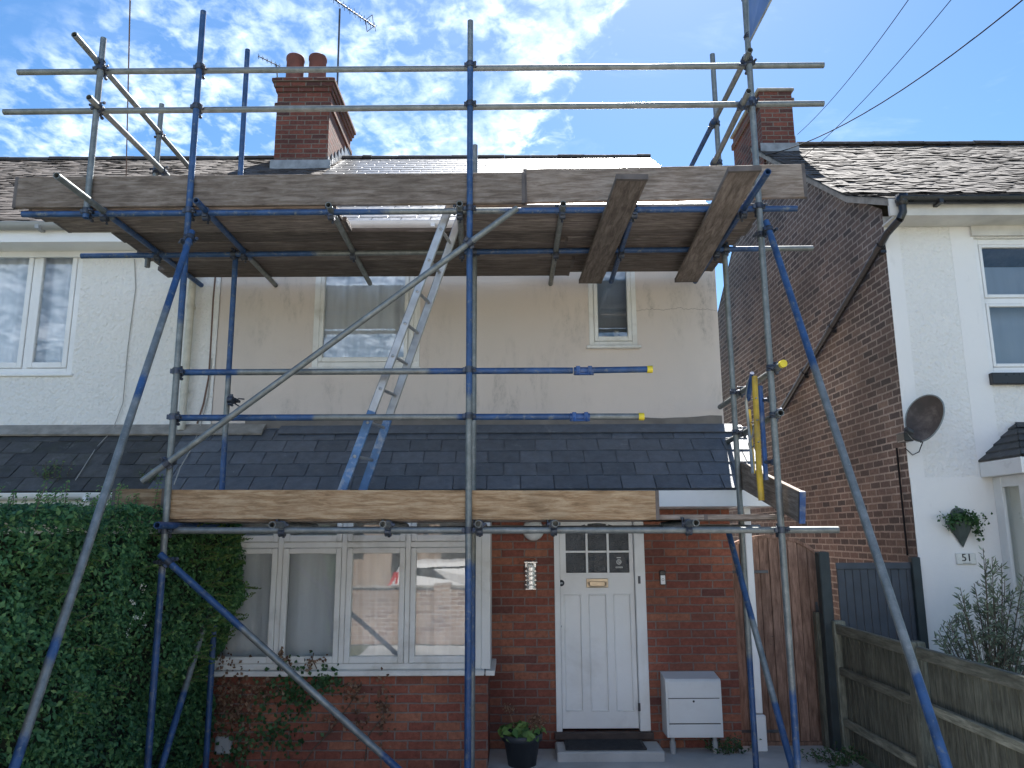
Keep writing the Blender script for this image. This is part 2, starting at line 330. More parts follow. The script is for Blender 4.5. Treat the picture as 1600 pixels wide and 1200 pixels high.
M['whitewood'] = simple('old_white_gloss_paint', (.74, .74, .71), .45, 0, .06, 4, .0012, 40, dirt=(.6, (.42, .39, .33)))
M['doorpaint'] = simple('white_door_paint', (.74, .75, .74), .42, 0, .05, 2.5, .0008, 60, dirt=(.5, (.5, .49, .46)))
M['black_plastic'] = simple('black_plastic', (.018, .018, .02), .32, 0, .2)
M['lead'] = simple('lead_sheet', (.25, .26, .27), .5, .3, .3, 8, .003, 25)
M['terracotta'] = simple('terracotta_pot', (.15, .055, .045), .8, 0, .3, 5, .003, 30)
M['fired'] = simple('cement_flaunching', (.28, .26, .23), .9, 0, .3, 9, .006, 20)
M['dark_metal'] = simple('dark_steel', (.10, .105, .115), .5, .7, .35, 10)
M['chrome'] = simple('brushed_steel', (.62, .63, .64), .28, 1, .05)
M['brass'] = simple('polished_brass', (.50, .41, .30), .4, .75, .12, 20)
M['yellow'] = simple('yellow_powder_coat', (.62, .40, .035), .45, 0, .25, 9, dirt=(.5, (.2, .17, .10)))
M['yellowcap'] = simple('yellow_plastic', (.75, .58, .03), .4, 0, .1)
M['blue_paint'] = simple('blue_chipped_paint', (.024, .075, .22), .45, .1, .3, 12, .001, 50, dirt=(.7, (.22, .23, .24)))
M['galv'] = simple('galvanised_steel', (.34, .355, .35), .42, .55, .25, 9, .0006, 80)
M['alu'] = simple('ladder_aluminium', (.36, .37, .38), .38, .6, .2, 12, .0006, 60, dirt=(.5, (.3, .3, .31)))
M['coupler'] = simple('coupler_steel', (.075, .085, .105), .5, .6, .4, 25, .001, 80, dirt=(.5, (.05, .09, .22)))
M['concrete'] = simple('concrete_paving', (.44, .44, .43), .9, 0, .25, 1.3, .004, 30, dirt=(.5, (.15, .145, .13)))
M['rubber'] = simple('rubber_mat', (.03, .03, .032), .85, 0, .3, 20, .004, 150)
M['pot'] = simple('dark_grey_plant_pot', (.035, .042, .052), .5, 0, .2)
M['soil'] = simple('soil', (.05, .035, .025), .95, 0, .4, 30, .01, 40)
M['meter'] = simple('meter_box_grp', (.66, .67, .66), .5, 0, .05, 3, 0, dirt=(.4, (.45, .45, .43)))
M['greybox'] = simple('grey_plastic', (.33, .34, .34), .55, 0, .08)
M['bluegrey'] = simple('blue_grey_fence_paint', (.045, .058, .075), .6, 0, .2, 9, .002, 40)
M['greenpost'] = simple('dark_green_post', (.03, .042, .045), .7, 0, .3, 9, .002, 40)
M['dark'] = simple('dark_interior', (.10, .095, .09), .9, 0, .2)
M['cable'] = simple('cable_sheath', (.02, .02, .022), .9, 0, .1, 5, 0, spec=.05)
M['cable_grey'] = simple('grey_cable', (.38, .37, .35), .6, 0, .1, 5, 0)
M['cable_brown'] = simple('brown_cable', (.16, .10, .08), .6, 0, .1, 5, 0)
M['asphalt'] = simple('asphalt', (.10, .10, .104), .9, 0, .25, 3, .004, 120)
M['planter'] = simple('green_slate_planter', (.07, .09, .085), .7, 0, .3, 15, .004, 40)
M['dish'] = simple('dirty_dish_paint', (.06, .048, .042), .6, 0, .35, 7, .001, 30, dirt=(.6, (.26, .22, .19)))
M['dish_rim'] = simple('dish_rim', (.22, .25, .25), .5, 0, .2)
M['bark'] = simple('bark', (.12, .095, .07), .9, 0, .35, 25, .003, 60)
M['ink'] = simple('black_lettering', (.02, .02, .022), .5, 0, .1, 5, 0)
M['stickerwhite'] = simple('sticker_white', (.6, .62, .62), .5, 0, .05, 5, 0)
M['carpaint'] = simple('white_car_paint', (.8, .8, .8), .2, 0, .02, 2, 0)
M['redlens'] = simple('red_lens', (.6, .02, .02), .2, 0, .05, 5, 0)
M['blackglass'] = simple('tinted_glass', (.012, .014, .016), .05, 0, .05, 5, 0)
M['band_steel'] = simple('rusty_band_steel', (.13, .11, .10), .6, .5, .3, 12)
M['frost'] = simple('opal_glass', (.66, .67, .64), .25, 0, .04)
M['sign'] = simple('blue_sign_sheet', (.10, .17, .36), .4, 0, .2, 6, 0)
def wood_mat(name, a, b, rough=.8, grain=1.0, along=0):
    m, nt, p, t = mat(name); ob = t.outputs['UV']; g = nt.nodes.new('ShaderNodeNewGeometry'); oi = nt.nodes.new('ShaderNodeObjectInfo')
    sc = (1.7, 13, 1) if along == 0 else (13, 1.7, 1)
    shift = nt.nodes.new('ShaderNodeVectorMath'); shift.operation = 'ADD'; nt.links.new(ob, shift.inputs[0]); nt.links.new(mth('MULTIPLY', oi.outputs['Random'], 9.0, nt=nt), shift.inputs[1])
    mp = mapping(nt, shift.outputs[0], sc)
    g1 = noise(nt, mp, 2.8, 7, .68, .5)
    c = ramp(nt, g1, [(.30, tuple(x*.55 for x in a)), (.45, a), (.62, b), (.75, tuple(min(1, x*1.15) for x in b))])
    c = mix(nt, ramp(nt, noise(nt, shift.outputs[0], 3, 6, .7), [(.45, 0.0), (.75, .5)]), c, tuple(x*.5 for x in a))
    c = mix(nt, ramp(nt, noise(nt, mapping(nt, shift.outputs[0], (1, 1.6, 1)), 9, 5, .8), [(.66, 0.0), (.72, .7)]), c, (.05, .04, .035))
    hs = nt.nodes.new('ShaderNodeHueSaturation'); nt.links.new(c, hs.inputs['Color']); nt.links.new(mth('ADD', .62, mth('MULTIPLY', oi.outputs['Random'], .66, nt=nt), nt=nt), hs.inputs['Value'])
    c2 = mix(nt, .35, hs.outputs[0], ramp(nt, g.outputs['Random Per Island'], [(0, (.55, .55, .55)), (1, (1.3, 1.3, 1.3))]), 'MULTIPLY')
    setin(nt, p, 'Base Color', c2); setin(nt, p, 'Roughness', rough); setin(nt, p, 'Specular IOR Level', .25)
    bump(nt, p, noise(nt, mp, 4, 6, .7), .003*grain); return m
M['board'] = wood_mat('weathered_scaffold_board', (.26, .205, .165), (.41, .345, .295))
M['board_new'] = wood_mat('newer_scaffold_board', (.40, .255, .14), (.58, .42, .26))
M['board_under'] = wood_mat('shaded_scaffold_board', (.18, .145, .125), (.30, .25, .22))  # darker copy of the board colour, with the deck's underside shade put in
M['gatewood'] = wood_mat('brown_stained_gate', (.18, .108, .078), (.28, .175, .13), along=1)
M['fencewood'] = wood_mat('grey_weathered_fence', (.16, .162, .125), (.28, .28, .22), along=1)
M['fencerail'] = wood_mat('grey_fence_rail', (.17, .17, .13), (.29, .285, .225))
def tube_mat(stops):
    """bare galvanised steel with bands of blue paint along the tube: stops = [(pos, 'g' or 'b'), ...]"""
    m, nt, p, t = mat('scaffold_tube_paint'); s = nt.nodes.new('ShaderNodeSeparateXYZ'); nt.links.new(t.outputs['UV'], s.inputs[0]); ob = t.outputs['Object']
    u = mth('ADD', s.outputs[0], mth('MULTIPLY', mth('SUBTRACT', noise(nt, ob, 14, 6, .8), .5, nt=nt), .035, nt=nt), nt=nt)
    st = [(0, 1.0 if stops[0][1] == 'b' else 0.0)]
    for i in range(1, len(stops)):
        st += [(stops[i][0]-.006, 1.0 if stops[i-1][1] == 'b' else 0.0), (stops[i][0]+.006, 1.0 if stops[i][1] == 'b' else 0.0)]
    if len(stops) == 1: st.append((1, st[0][1]))
    fac = ramp(nt, u, st)
    chip = ramp(nt, noise(nt, ob, 19, 7, .75, .3), [(.54, 1.0), (.66, .2)])
    fac = mth('MULTIPLY', fac, chip, nt=nt)
    gal = ramp(nt, noise(nt, ob, 11, 6, .7), [(.3, (.13, .145, .145)), (.55, (.21, .225, .22)), (.75, (.31, .325, .315))])
    gal = mix(nt, ramp(nt, noise(nt, ob, 30, 5, .7), [(.62, 0.0), (.75, .5)]), gal, (.42, .41, .38))
    gal = mix(nt, ramp(nt, noise(nt, mapping(nt, ob, loc=(5, 1, 2)), 42, 5, .85), [(.64, 0.0), (.68, .8)]), gal, (.46, .45, .42))
    gal = mix(nt, ramp(nt, noise(nt, mapping(nt, ob, loc=(2, 2, 2)), 6, 6, .8), [(.6, 0.0), (.75, .45)]), gal, (.13, .09, .055))
    blu = ramp(nt, noise(nt, ob, 8, 5, .6), [(.3, (.014, .044, .115)), (.7, (.032, .092, .235))])
    setin(nt, p, 'Base Color', mix(nt, fac, gal, blu)); setin(nt, p, 'Metallic', mth('MULTIPLY', mth('SUBTRACT', 1, fac, nt=nt), .45, nt=nt))
    setin(nt, p, 'Roughness', ramp(nt, noise(nt, ob, 25, 4), [(.3, .40), (.7, .58)])); bump(nt, p, noise(nt, ob, 60, 5, .7), .0008)
    return m
TM = {}
def tm(key):
    if key not in TM:
        st = []
        for q in key.split(','): st.append((float(q[:-1]) if len(q) > 1 else 0, q[-1]))
        TM[key] = tube_mat(st)
    return TM[key]
def glass_mat(name, tint=(.92, .95, .96), fr=1.0, base=.05, wave=.0015, rough=.0):
    m = bpy.data.materials.new(name); m.use_nodes = True; nt = m.node_tree; nt.nodes.clear(); N = nt.nodes.new
    g = N('ShaderNodeBsdfGlossy'); g.inputs['Roughness'].default_value = rough; g.inputs['Color'].default_value = (1, 1, 1, 1)
    tr = N('ShaderNodeBsdfTransparent'); tr.inputs[0].default_value = (*tint, 1)
    fz = N('ShaderNodeFresnel'); fz.inputs[0].default_value = 1.5; mx = N('ShaderNodeMixShader'); o = N('ShaderNodeOutputMaterial')
    t = N('ShaderNodeTexCoord'); b = N('ShaderNodeBump'); b.inputs['Distance'].default_value = wave
    nt.links.new(noise(nt, t.outputs['Object'], 2.2, 2), b.inputs['Height']); nt.links.new(b.outputs[0], g.inputs['Normal'])
    nt.links.new(mth('ADD', mth('MULTIPLY', fz.outputs[0], fr, nt=nt), base, nt=nt, clamp=True), mx.inputs[0])
    nt.links.new(tr.outputs[0], mx.inputs[1]); nt.links.new(g.outputs[0], mx.inputs[2]); nt.links.new(mx.outputs[0], o.inputs[0]); return m
M['glass'] = glass_mat('window_glass', fr=1.2, base=.07, wave=.0006)
M['glass_up'] = glass_mat('double_glazing', fr=1.2, base=.04, wave=.0008)
def obscure():
    m, nt, p, t = mat('obscured_dark_glass'); ob = t.outputs['Object']
    setin(nt, p, 'Base Color', ramp(nt, noise(nt, ob, 6, 3), [(.3, (.02, .025, .03)), (.7, (.06, .07, .08))])); setin(nt, p, 'Roughness', .12)
    vo = nt.nodes.new('ShaderNodeTexVoronoi'); vo.inputs['Scale'].default_value = 75; nt.links.new(ob, vo.inputs['Vector']); bump(nt, p, vo.outputs['Distance'], .004); return m
M['obscure'] = obscure()
def curtain_mat(name, col, tr=.4, alpha=1.0):
    m = bpy.data.materials.new(name); m.use_nodes = True; nt = m.node_tree; nt.nodes.clear(); N = nt.nodes.new
    d = N('ShaderNodeBsdfDiffuse'); t_ = N('ShaderNodeBsdfTranslucent'); mx = N('ShaderNodeMixShader'); mx.inputs[0].default_value = tr
    tc = N('ShaderNodeTexCoord'); c = ramp(nt, noise(nt, mapping(nt, tc.outputs['Object'], (1, 1, .1)), 8, 4), [(.3, tuple(x*.85 for x in col)), (.7, col)])
    nt.links.new(c, d.inputs[0]); nt.links.new(c, t_.inputs[0]); nt.links.new(d.outputs[0], mx.inputs[1]); nt.links.new(t_.outputs[0], mx.inputs[2])
    tp = N('ShaderNodeBsdfTransparent'); m2 = N('ShaderNodeMixShader'); m2.inputs[0].default_value = alpha
    nt.links.new(tp.outputs[0], m2.inputs[1]); nt.links.new(mx.outputs[0], m2.inputs[2])
    o = N('ShaderNodeOutputMaterial'); nt.links.new(m2.outputs[0], o.inputs[0]); return m
M['net'] = curtain_mat('net_curtain', (.84, .86, .88), .12, 1.0)
M['net_white'] = curtain_mat('white_voile', (.9, .92, .95), .12, 1.0)
M['blind'] = curtain_mat('blind_and_reflection_grey', (.42, .48, .55), .2, 1)
def leaf_mat(name, stops, rough=.5, trans=.25):
    m = bpy.data.materials.new(name); m.use_nodes = True; nt = m.node_tree; nt.nodes.clear(); N = nt.nodes.new
    p = N('ShaderNodeBsdfPrincipled'); t_ = N('ShaderNodeBsdfTranslucent'); mx = N('ShaderNodeMixShader'); mx.inputs[0].default_value = trans; o = N('ShaderNodeOutputMaterial')
    g = N('ShaderNodeNewGeometry'); c = ramp(nt, g.outputs['Random Per Island'], stops)
    tc = N('ShaderNodeTexCoord'); c = mix(nt, .5, c, ramp(nt, noise(nt, tc.outputs['Object'], 1.6, 4), [(.3, (.6, .6, .6)), (.7, (1.35, 1.35, 1.35))]), 'MULTIPLY')
    nt.links.new(c, p.inputs['Base Color']); nt.links.new(c, t_.inputs[0]); p.inputs['Roughness'].default_value = rough; p.inputs['Specular IOR Level'].default_value = .35
    nt.links.new(p.outputs[0], mx.inputs[1]); nt.links.new(t_.outputs[0], mx.inputs[2]); nt.links.new(mx.outputs[0], o.inputs[0]); return m
M['privet'] = leaf_mat('privet_leaf', [(0, (.032, .095, .042)), (.45, (.062, .17, .064)), (.85, (.11, .24, .085)), (1, (.20, .34, .12))])
M['olive'] = leaf_mat('olive_leaf', [(0, (.09, .13, .09)), (.5, (.17, .22, .14)), (1, (.32, .37, .26))])
M['dry'] = leaf_mat('dry_leaf', [(0, (.10, .05, .03)), (.5, (.22, .13, .08)), (1, (.36, .24, .16))], .8)
M['ivy'] = leaf_mat('ivy_leaf', [(0, (.02, .06, .02)), (.5, (.045, .12, .04)), (1, (.1, .19, .07))])
M['bright_leaf'] = leaf_mat('fleshy_leaf', [(0, (.06, .15, .04)), (1, (.20, .32, .09))])
M['petal'] = leaf_mat('white_petal', [(0, (.6, .62, .5)), (1, (.8, .8, .7))])
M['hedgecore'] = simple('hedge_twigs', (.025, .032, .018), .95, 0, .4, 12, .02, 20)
# ------------------------------------------------------------------ leaves
def leaf_mesh(name, P, Nn, size, m, parent=None, aspect=.55, droop=None):
    n = len(P); P = np.asarray(P, float); Nn = np.asarray(Nn, float); size = np.broadcast_to(np.asarray(size, float), (n,))
    Nn = Nn/np.linalg.norm(Nn, axis=1, keepdims=True)
    r = rng.normal(size=(n, 3)) if droop is None else droop
    t = r - (r*Nn).sum(1, keepdims=True)*Nn; t /= np.linalg.norm(t, axis=1, keepdims=True)+1e-9
    b = np.cross(Nn, t); s = size[:, None]
    v = np.stack([P-t*s*.5, P-t*s*.05+b*s*aspect*.5+Nn*s*.10, P+t*s*.5-Nn*s*.08, P-t*s*.05-b*s*aspect*.5+Nn*s*.10], 1).reshape(-1, 3)
    me = bpy.data.meshes.new(name); me.vertices.add(4*n); me.vertices.foreach_set('co', v.ravel())
    me.loops.add(6*n); me.polygons.add(2*n)
    k = np.arange(n)[:, None]*4; f = np.concatenate([k+np.array([[0, 1, 2]]), k+np.array([[0, 2, 3]])], 1)
    me.loops.foreach_set('vertex_index', f.ravel().astype(np.int32)); me.polygons.foreach_set('loop_start', (np.arange(2*n)*3).astype(np.int32))
    try: me.polygons.foreach_set('loop_total', np.full(2*n, 3, np.int32))
    except Exception: pass
    me.update(calc_edges=True); me.validate(); me.materials.append(m)
    o = bpy.data.objects.new(name, me); C.objects.link(o)
    if parent is not None: o.parent = parent; o.matrix_parent_inverse = Matrix.Translation(-V(parent.location))
    return o
def vnoise(p, s):      # cheap smooth 3D noise
    p = np.asarray(p)*s
    return (np.sin(p[:, 0]*1.7+p[:, 1]*.9+1.3*np.sin(p[:, 2]*1.1))+np.sin(p[:, 1]*2.3-p[:, 2]*1.9+.7)+np.sin(p[:, 2]*2.9+p[:, 0]*1.3+np.sin(p[:, 1]*2)))/3
# ================================================================== THE SETTING
def sheet(name, x0, x1, y0, y1, z, m):
    b = MB(); b.face([(x0, y0, z), (x1, y0, z), (x1, y1, z), (x0, y1, z)]); return tag(b.build(name, m), kind='structure')
M['dirt'] = simple('ground_soil_grass', (.10, .105, .06), .95, 0, .4, .4, .02, 6)
sheet('ground', -300, 300, -300, 300, -.012, M['dirt'])
sheet('paving', -2.55, 2.95, -.3, 7.6, .0, M['concrete'])
sheet('side_path', 2.11, 3.9, 7.6, 16, -.004, M['concrete'])
b = MB(); b.box(-60, 60, -2.9+1.85, -.66, -.05, .0); tag(b.build('pavement', M['concrete']), kind='structure')
b = MB(); b.box(-60, 60, -1.2, -1.05, -.16, .004); tag(b.build('kerb', M['fired']), kind='structure')
sheet('road', -60, 60, -8.2, -1.2, -.006, M['asphalt'])
# ------------------------------------------------------------------ roofs
def roof_tiles(mb, x0, x1, prof, tw, ex, th, jit=0, over=1.35, mi=0, wob=0, stagger=.5, seed=1):
    rnd = random.Random(seed); segs = []; acc = 0
    for (a, b_) in zip(prof[:-1], prof[1:]):
        l = math.hypot(b_[0]-a[0], b_[1]-a[1]); segs.append((acc, l, a, b_)); acc += l
    def pos(s):
        for (st, l, a, b_) in segs:
            if s <= st+l+1e-6 or (st, l, a, b_) == segs[-1]:
                k = (s-st)/l; return V((0, a[0]+(b_[0]-a[0])*k, a[1]+(b_[1]-a[1])*k)), V((0, (b_[0]-a[0])/l, (b_[1]-a[1])/l))
    rows = int(acc/ex)
    for r in range(rows+1):
        s = r*ex; p, d = pos(min(s, acc)); n = V((0, -d.z, d.y)); ln = min(ex*over, acc-s+.02)
        off = (r % 2)*stagger*tw; x = x0-off
        lift = wob*math.sin(r*.9)
        while x < x1:
            a, b_ = max(x, x0), min(x+tw-(.008 if tw > .2 else .004), x1); cx = (a+b_)/2
            if b_-a > .03:
                jz = rnd.uniform(-jit, jit)+wob*math.sin(cx*2.1+r*.35)*.6; js = rnd.uniform(-jit, jit)*1.2; tl = rnd.uniform(-jit, jit)*.5
                q0 = p+d*js; q1 = p+d*ln
                A = V((a, 0, 0)); B = V((b_, 0, 0))
                f0 = n*(th*1.6+jz); bt = n*(th*.6+jz); g0 = n*(th*.1)
                vs = [A+q0+bt+n*tl, B+q0+bt-n*tl, B+q0+f0-n*tl, A+q0+f0+n*tl, B+q1+g0+n*th*.5, A+q1+g0+n*th*.5]
                mb.idx(vs, [(0, 1, 2, 3), (3, 2, 4, 5), (0, 3, 5), (1, 4, 2)], mi)
            x += tw
def deck(mb, x0, x1, prof, drop=.02, mi=0):  # unseen slab added under the tiles to block light
    for (a, b_) in zip(prof[:-1], prof[1:]):
        mb.face([(x0, a[0], a[1]-drop), (x1, a[0], a[1]-drop), (x1, b_[0], b_[1]-drop), (x0, b_[0], b_[1]-drop)], None, mi)
def ridge_tiles(mb, x0, x1, Y, z, r=.10, ln=.42, seed=3):
    rnd = random.Random(seed); x = x0
    while x < x1-.02:
        e = min(x+ln, x1); dz = rnd.uniform(-.006, .006); n = 8; P = []
        for xx, rr in ((x, r), (e-.005, r*.97)):
            P += [V((xx, Y+rr*1.15*math.cos(math.pi*k/n), z-.05+dz+rr*math.sin(math.pi*k/n))) for k in range(n+1)]
        mb.idx(P, [(k, k+1, n+2+k, n+1+k) for k in range(n)]+[tuple(range(n+1)), tuple(range(2*n+1, n, -1))], 0)
        x = e
# ------------------------------------------------------------------ window builder
def window(house, name, x0, x1, z0, z1, Y, cols, frame=.055, depth=.07, fm='whitewood', gm='glass', rails=(), sill=None, sillm=None, sash=.04, splits=None):
    """casement: outer frame with cols lights; rails = z of horizontal bars"""
    f = MB(); y0, y1 = Y, Y+depth
    f.box(x0, x0+frame, y0, y1, z0, z1, 0, .004); f.box(x1-frame, x1, y0, y1, z0, z1, 0, .004)
    f.box(x0+frame, x1-frame, y0+.002, y1-.002, z1-frame, z1, 0, .004); f.box(x0+frame, x1-frame, y0+.002, y1-.002, z0, z0+frame, 0, .004)
    xs = splits or [x0+(x1-x0)*i/cols for i in range(1, cols)]
    for x in xs: f.box(x-frame*.45, x+frame*.45, y0+.004, y1-.004, z0+frame, z1-frame, 0, .004)
    edges = [x0+frame]+[e for x in xs for e in (x-frame*.45, x+frame*.45)]+[x1-frame]
    zs = [z0+frame]+[e for z in rails for e in (z-frame*.5, z+frame*.5)]+[z1-frame]
    for z in rails:
        for i in range(0, len(edges), 2): f.box(edges[i], edges[i+1], y0+.006, y1-.006, z-frame*.5, z+frame*.5, 0, .004)
    wn = f.build('window', M[fm], house)
    if name: wn['label'] = name
    for i in range(0, len(edges), 2):
        for j in range(0, len(zs), 2):
            a, b_, c, d = edges[i]+.003, edges[i+1]-.003, zs[j]+.003, zs[j+1]-.003
            s = MB(); sw = sash; ya, yb = Y-.008, Y+depth*.6
            s.box(a, a+sw, ya, yb, c, d, 0, .005); s.box(b_-sw, b_, ya, yb, c, d, 0, .005)
            s.box(a+sw, b_-sw, ya+.002, yb, c, c+sw*1.2, 0, .005); s.box(a+sw, b_-sw, ya+.002, yb, d-sw, d, 0, .005)
            sub(s, 'sash', M[fm], wn)
            g = MB(); g.face([(a+sw-.003, Y+.02, c+sw), (b_-sw+.003, Y+.02, c+sw), (b_-sw+.003, Y+.02, d-sw+.003), (a+sw-.003, Y+.02, d-sw+.003)]); sub(g, 'pane', M[gm], wn)
    if sill:
        s = MB(); s.box(x0-sill[0], x1+sill[0], Y-sill[1], Y+.02, z0-sill[2], z0-.001, 0, .006); sub(s, 'sill', M[sillm or fm], wn)
    return wn
def curtain(x0, x1, z0, z1, Y, label, m='net', waves=9, amp=.02, seed=0, name='net_curtain', group='curtains behind the windows'):
    rnd = random.Random(seed); b = MB(); n = int((x1-x0)*60)+4; rows = 8; P = []
    ph = rnd.uniform(0, 6)
    for j in range(rows+1):
        for i in range(n+1):
            x = x0+(x1-x0)*i/n; k = j/rows
            P.append((x, Y+amp*math.sin(x*waves*2+ph+.4*math.sin(x*3)+k*.3)+amp*.5*math.sin(x*waves*5.3+k), z0+(z1-z0)*k))
    b.idx(P, [(j*(n+1)+i, j*(n+1)+i+1, (j+1)*(n+1)+i+1, (j+1)*(n+1)+i) for j in range(rows) for i in range(n)], 0, True)
    return tag(b.build(name, M[m]), label, 'curtain', group)
UX, UY, UZ = V((1, 0, 0)), V((0, 1, 0)), V((0, 0, 1)); NF = V((0, -1, 0))
FY = 7.6            # plane of the house fronts
EAVE = (7.30, 5.04); RIDGE = (11.3, 7.80); ML, MR = -3.0, 2.11
# ================================================================== MIDDLE HOUSE
mh = thing('terraced_house', 'middle house with cream pink rendered upper floor and red brick ground floor behind the scaffold', 'house', (-.4, 7.6, 0))
bx0, bx1 = -2.95, -.20; BY = 7.0
up_win = (at(487, 575, FY).x, at(655, 575, FY).x, at(570, 575, FY).z, 4.86)
sm_win = (at(921, 543, FY).x, at(996, 543, FY).x, at(960, 541, FY).z, 4.86)
b = MB(); z0 = 2.85
b.wall(V((ML, FY, z0)), UX, UZ, MR-ML, 5.1-z0, [(w_[0]-ML, w_[1]-ML, w_[2]-z0, w_[3]-z0) for w_ in (up_win, sm_win)], .10, NF)
b.box(MR-.002, MR+.0, FY+.1, 14.8, z0, 5.1); b.build('wall', M['pink'], mh)['label'] = 'cream pink rendered upper wall with grey stains and fine cracks'
b = MB(); x0b = at(383, 660, FY-.01).x
n = 40; P = []
for i in range(n+1):
    x = x0b+(MR-.02-x0b)*i/n; P.append(V((x, FY-.012, 3.085+.012*math.sin(x*7)+random.uniform(-.008, .008))))
b.idx(P+[V((p.x, p.y, 2.9)) for p in P], [(i, n+1+i, n+2+i, i+1) for i in range(n)]); b.idx(P+[V((p.x, FY, p.z)) for p in P], [(i, i+1, n+2+i, n+1+i) for i in range(n)])
b.build('cement_band', M['band'], mh)
# ground floor brick: door wall, bay
dL, dR, dT = at(866, 900, FY).x, at(1008, 900, FY).x, 2.20; dB = .15
b = MB(); b.wall(V((bx1-.4, FY, -.05)), UX, UZ, MR-(bx1-.4), 2.92, [(dL-(bx1-.4), dR-(bx1-.4), .05+dB, dT+.05)], .12, NF)
b.face([(MR, FY, -.05), (MR, 14.8, -.05), (MR, 14.8, 2.86), (MR, FY, 2.86)])
wz = .80
b.wall(V((bx0, BY, -.05)), UX, UZ, bx1-.02-bx0, wz, [], .10, NF)
b.face([(bx1-.02, BY, -.05), (bx1-.02, FY, -.05), (bx1-.02, FY, wz-.05), (bx1-.02, BY, wz-.05)])
b.face([(MR, 14.8, -.05), (ML, 14.8, -.05), (ML, 14.8, 5.1), (MR, 14.8, 5.1)]); b.face([(ML, FY, -.05), (ML, 14.8, -.05), (ML, 14.8, 5.1), (ML, FY, 5.1)])
b.build('brick_wall', M['brick_front'], mh)
# gable triangle on the right
b = MB(); b.face([(MR, EAVE[0]+.3, 5.05), (MR, 14.8, 5.05), (MR, RIDGE[0], RIDGE[1]-.06)]); b.build('gable', M['brick_gable'], mh)
# interior floor and back room
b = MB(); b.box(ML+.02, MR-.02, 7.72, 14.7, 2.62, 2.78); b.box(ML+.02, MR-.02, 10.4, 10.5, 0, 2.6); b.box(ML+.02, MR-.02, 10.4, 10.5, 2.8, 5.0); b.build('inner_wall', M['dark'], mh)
# main roof
b = MB(); prof = [EAVE, RIDGE]; roof_tiles(b, -2.62, MR+.08, prof, .30, .20, .007, .0012, 1.5, seed=5); deck(b, -2.62, MR+.05, prof)
b.face([(ML, RIDGE[0], RIDGE[1]-.02), (MR+.08, RIDGE[0], RIDGE[1]-.02), (MR+.08, 15.2, 5.05), (ML, 15.2, 5.05)])
rf = b.build('roof', M['slate_new'], mh)
b = MB(); ridge_tiles(b, -2.2, MR+.1, RIDGE[0], RIDGE[1]+.02, .075); sub(b, 'ridge_tile', M['concrete_tile'], rf)
b = MB(); b.box(ML-.02, MR+.08, EAVE[0]-.01, EAVE[0]+.02, EAVE[1]-.20, EAVE[1]-.02); b.box(ML-.02, MR+.08, EAVE[0]+.02, FY, EAVE[1]-.20, EAVE[1]-.18); b.build('fascia', M['upvc'], mh)
def gutter(x0, x1, Y, z, m, parent, r=.055, bracket=.9, name='gutter'):
    g = MB(); n = 10
    for (ra, fl) in ((r, 0), (r-.005, 1)):
        P = [V((x, Y+ra*math.cos(math.pi+math.pi*k/n), z+ra*math.sin(math.pi+math.pi*k/n))) for x in (x0, x1) for k in range(n+1)]
        fs = [(k, k+1, n+2+k, n+1+k) for k in range(n)]; g.idx(P, [f[::-1] for f in fs] if fl else fs, 0, True)
    g.box(x0, x1, Y-r-.003, Y-r+.006, z-.004, z+.006); g.box(x0, x1, Y+r-.006, Y+r+.003, z-.004, z+.006)
    for x in (x0, x1): g.idx([V((x, Y, z))]+[V((x, Y+r*math.cos(math.pi+math.pi*k/n), z+r*math.sin(math.pi+math.pi*k/n))) for k in range(n+1)], [(0, k+1, k+2) for k in range(n)])
    x = x0+.4
    while x < x1: g.box(x-.02, x+.02, Y-r-.008, Y+r, z-r-.012, z-r*.5); x += bracket
    return g.build(name, m, parent)
gutter(ML+.02, MR+.08, EAVE[0]-.05, EAVE[1]-.03, M['upvc'], mh)
# upper windows
window(mh, 'two-tier white painted window on the upper floor', *up_win[:2], up_win[2], up_win[3], FY-.01, 2, .06, .08, rails=(), sill=(.02, .04, .03), splits=[up_win[1]-.09])
window(mh, 'small white painted window on the upper floor', sm_win[0], sm_win[1], sm_win[2], sm_win[3], FY-.01, 1, .05, .08, rails=(), sill=(.03, .05, .03))
# bay window
bt = 2.16; f0 = wz-.0; P4 = [at(x, 950, BY).x for x in (434, 535, 636)]
window(mh, 'old white wooden casement bay window with four tall lights', bx0, at(752, 950, BY).x, f0, bt, BY, 4, .05, .09, rails=(at(600, 851, BY).z,), sill=(.03, .06, .045), sash=.048, splits=P4)
b = MB(); xr = at(752, 950, BY).x
b.box(xr+.001, bx1, BY+.002, BY+.10, f0, bt, 0, .004); b.box(bx1-.035, bx1-.002, BY+.101, FY, f0, bt, 0, .003); b.box(bx1-.04, bx1+.04, BY-.06, FY-.002, f0-.045, f0-.004, 0, .004)
b.build('bay_end', M['whitewood'], mh)
# canopy (lean-to roof over bay and door)
CE = (6.84, 2.33); CT = (FY, 2.985)
b = MB(); prof = [CE, CT]; roof_tiles(b, at(262, 720, 7.2).x, MR+.17, prof, .30, .195, .009, .0022, 1.4, seed=9); deck(b, -2.8, MR+.17, prof, .012)
cr = b.build('canopy_roof', M['slate'], mh)
b = MB()
b.box(-2.75, MR+.17, FY-.16, FY-.02, 2.955, 2.975); 
b = MB(); nn = V((0, -(CT[1]-CE[1]), CT[0]-CE[0])).normalized(); dd = V((0, CT[0]-CE[0], CT[1]-CE[1])).normalized()
b.obox(V(((-2.3+MR+.1)/2, FY, 2.99))-dd*.065+nn*.022, UX, dd, nn, (MR+.1+2.3)/2, .07, .004); sub(b, 'lead_flashing', M['slate'], cr)
b = MB(); b.box(-2.9, MR+.19, CE[0]+.0, CE[0]+.025, CE[1]-.155, CE[1]-.012, 0, .003)
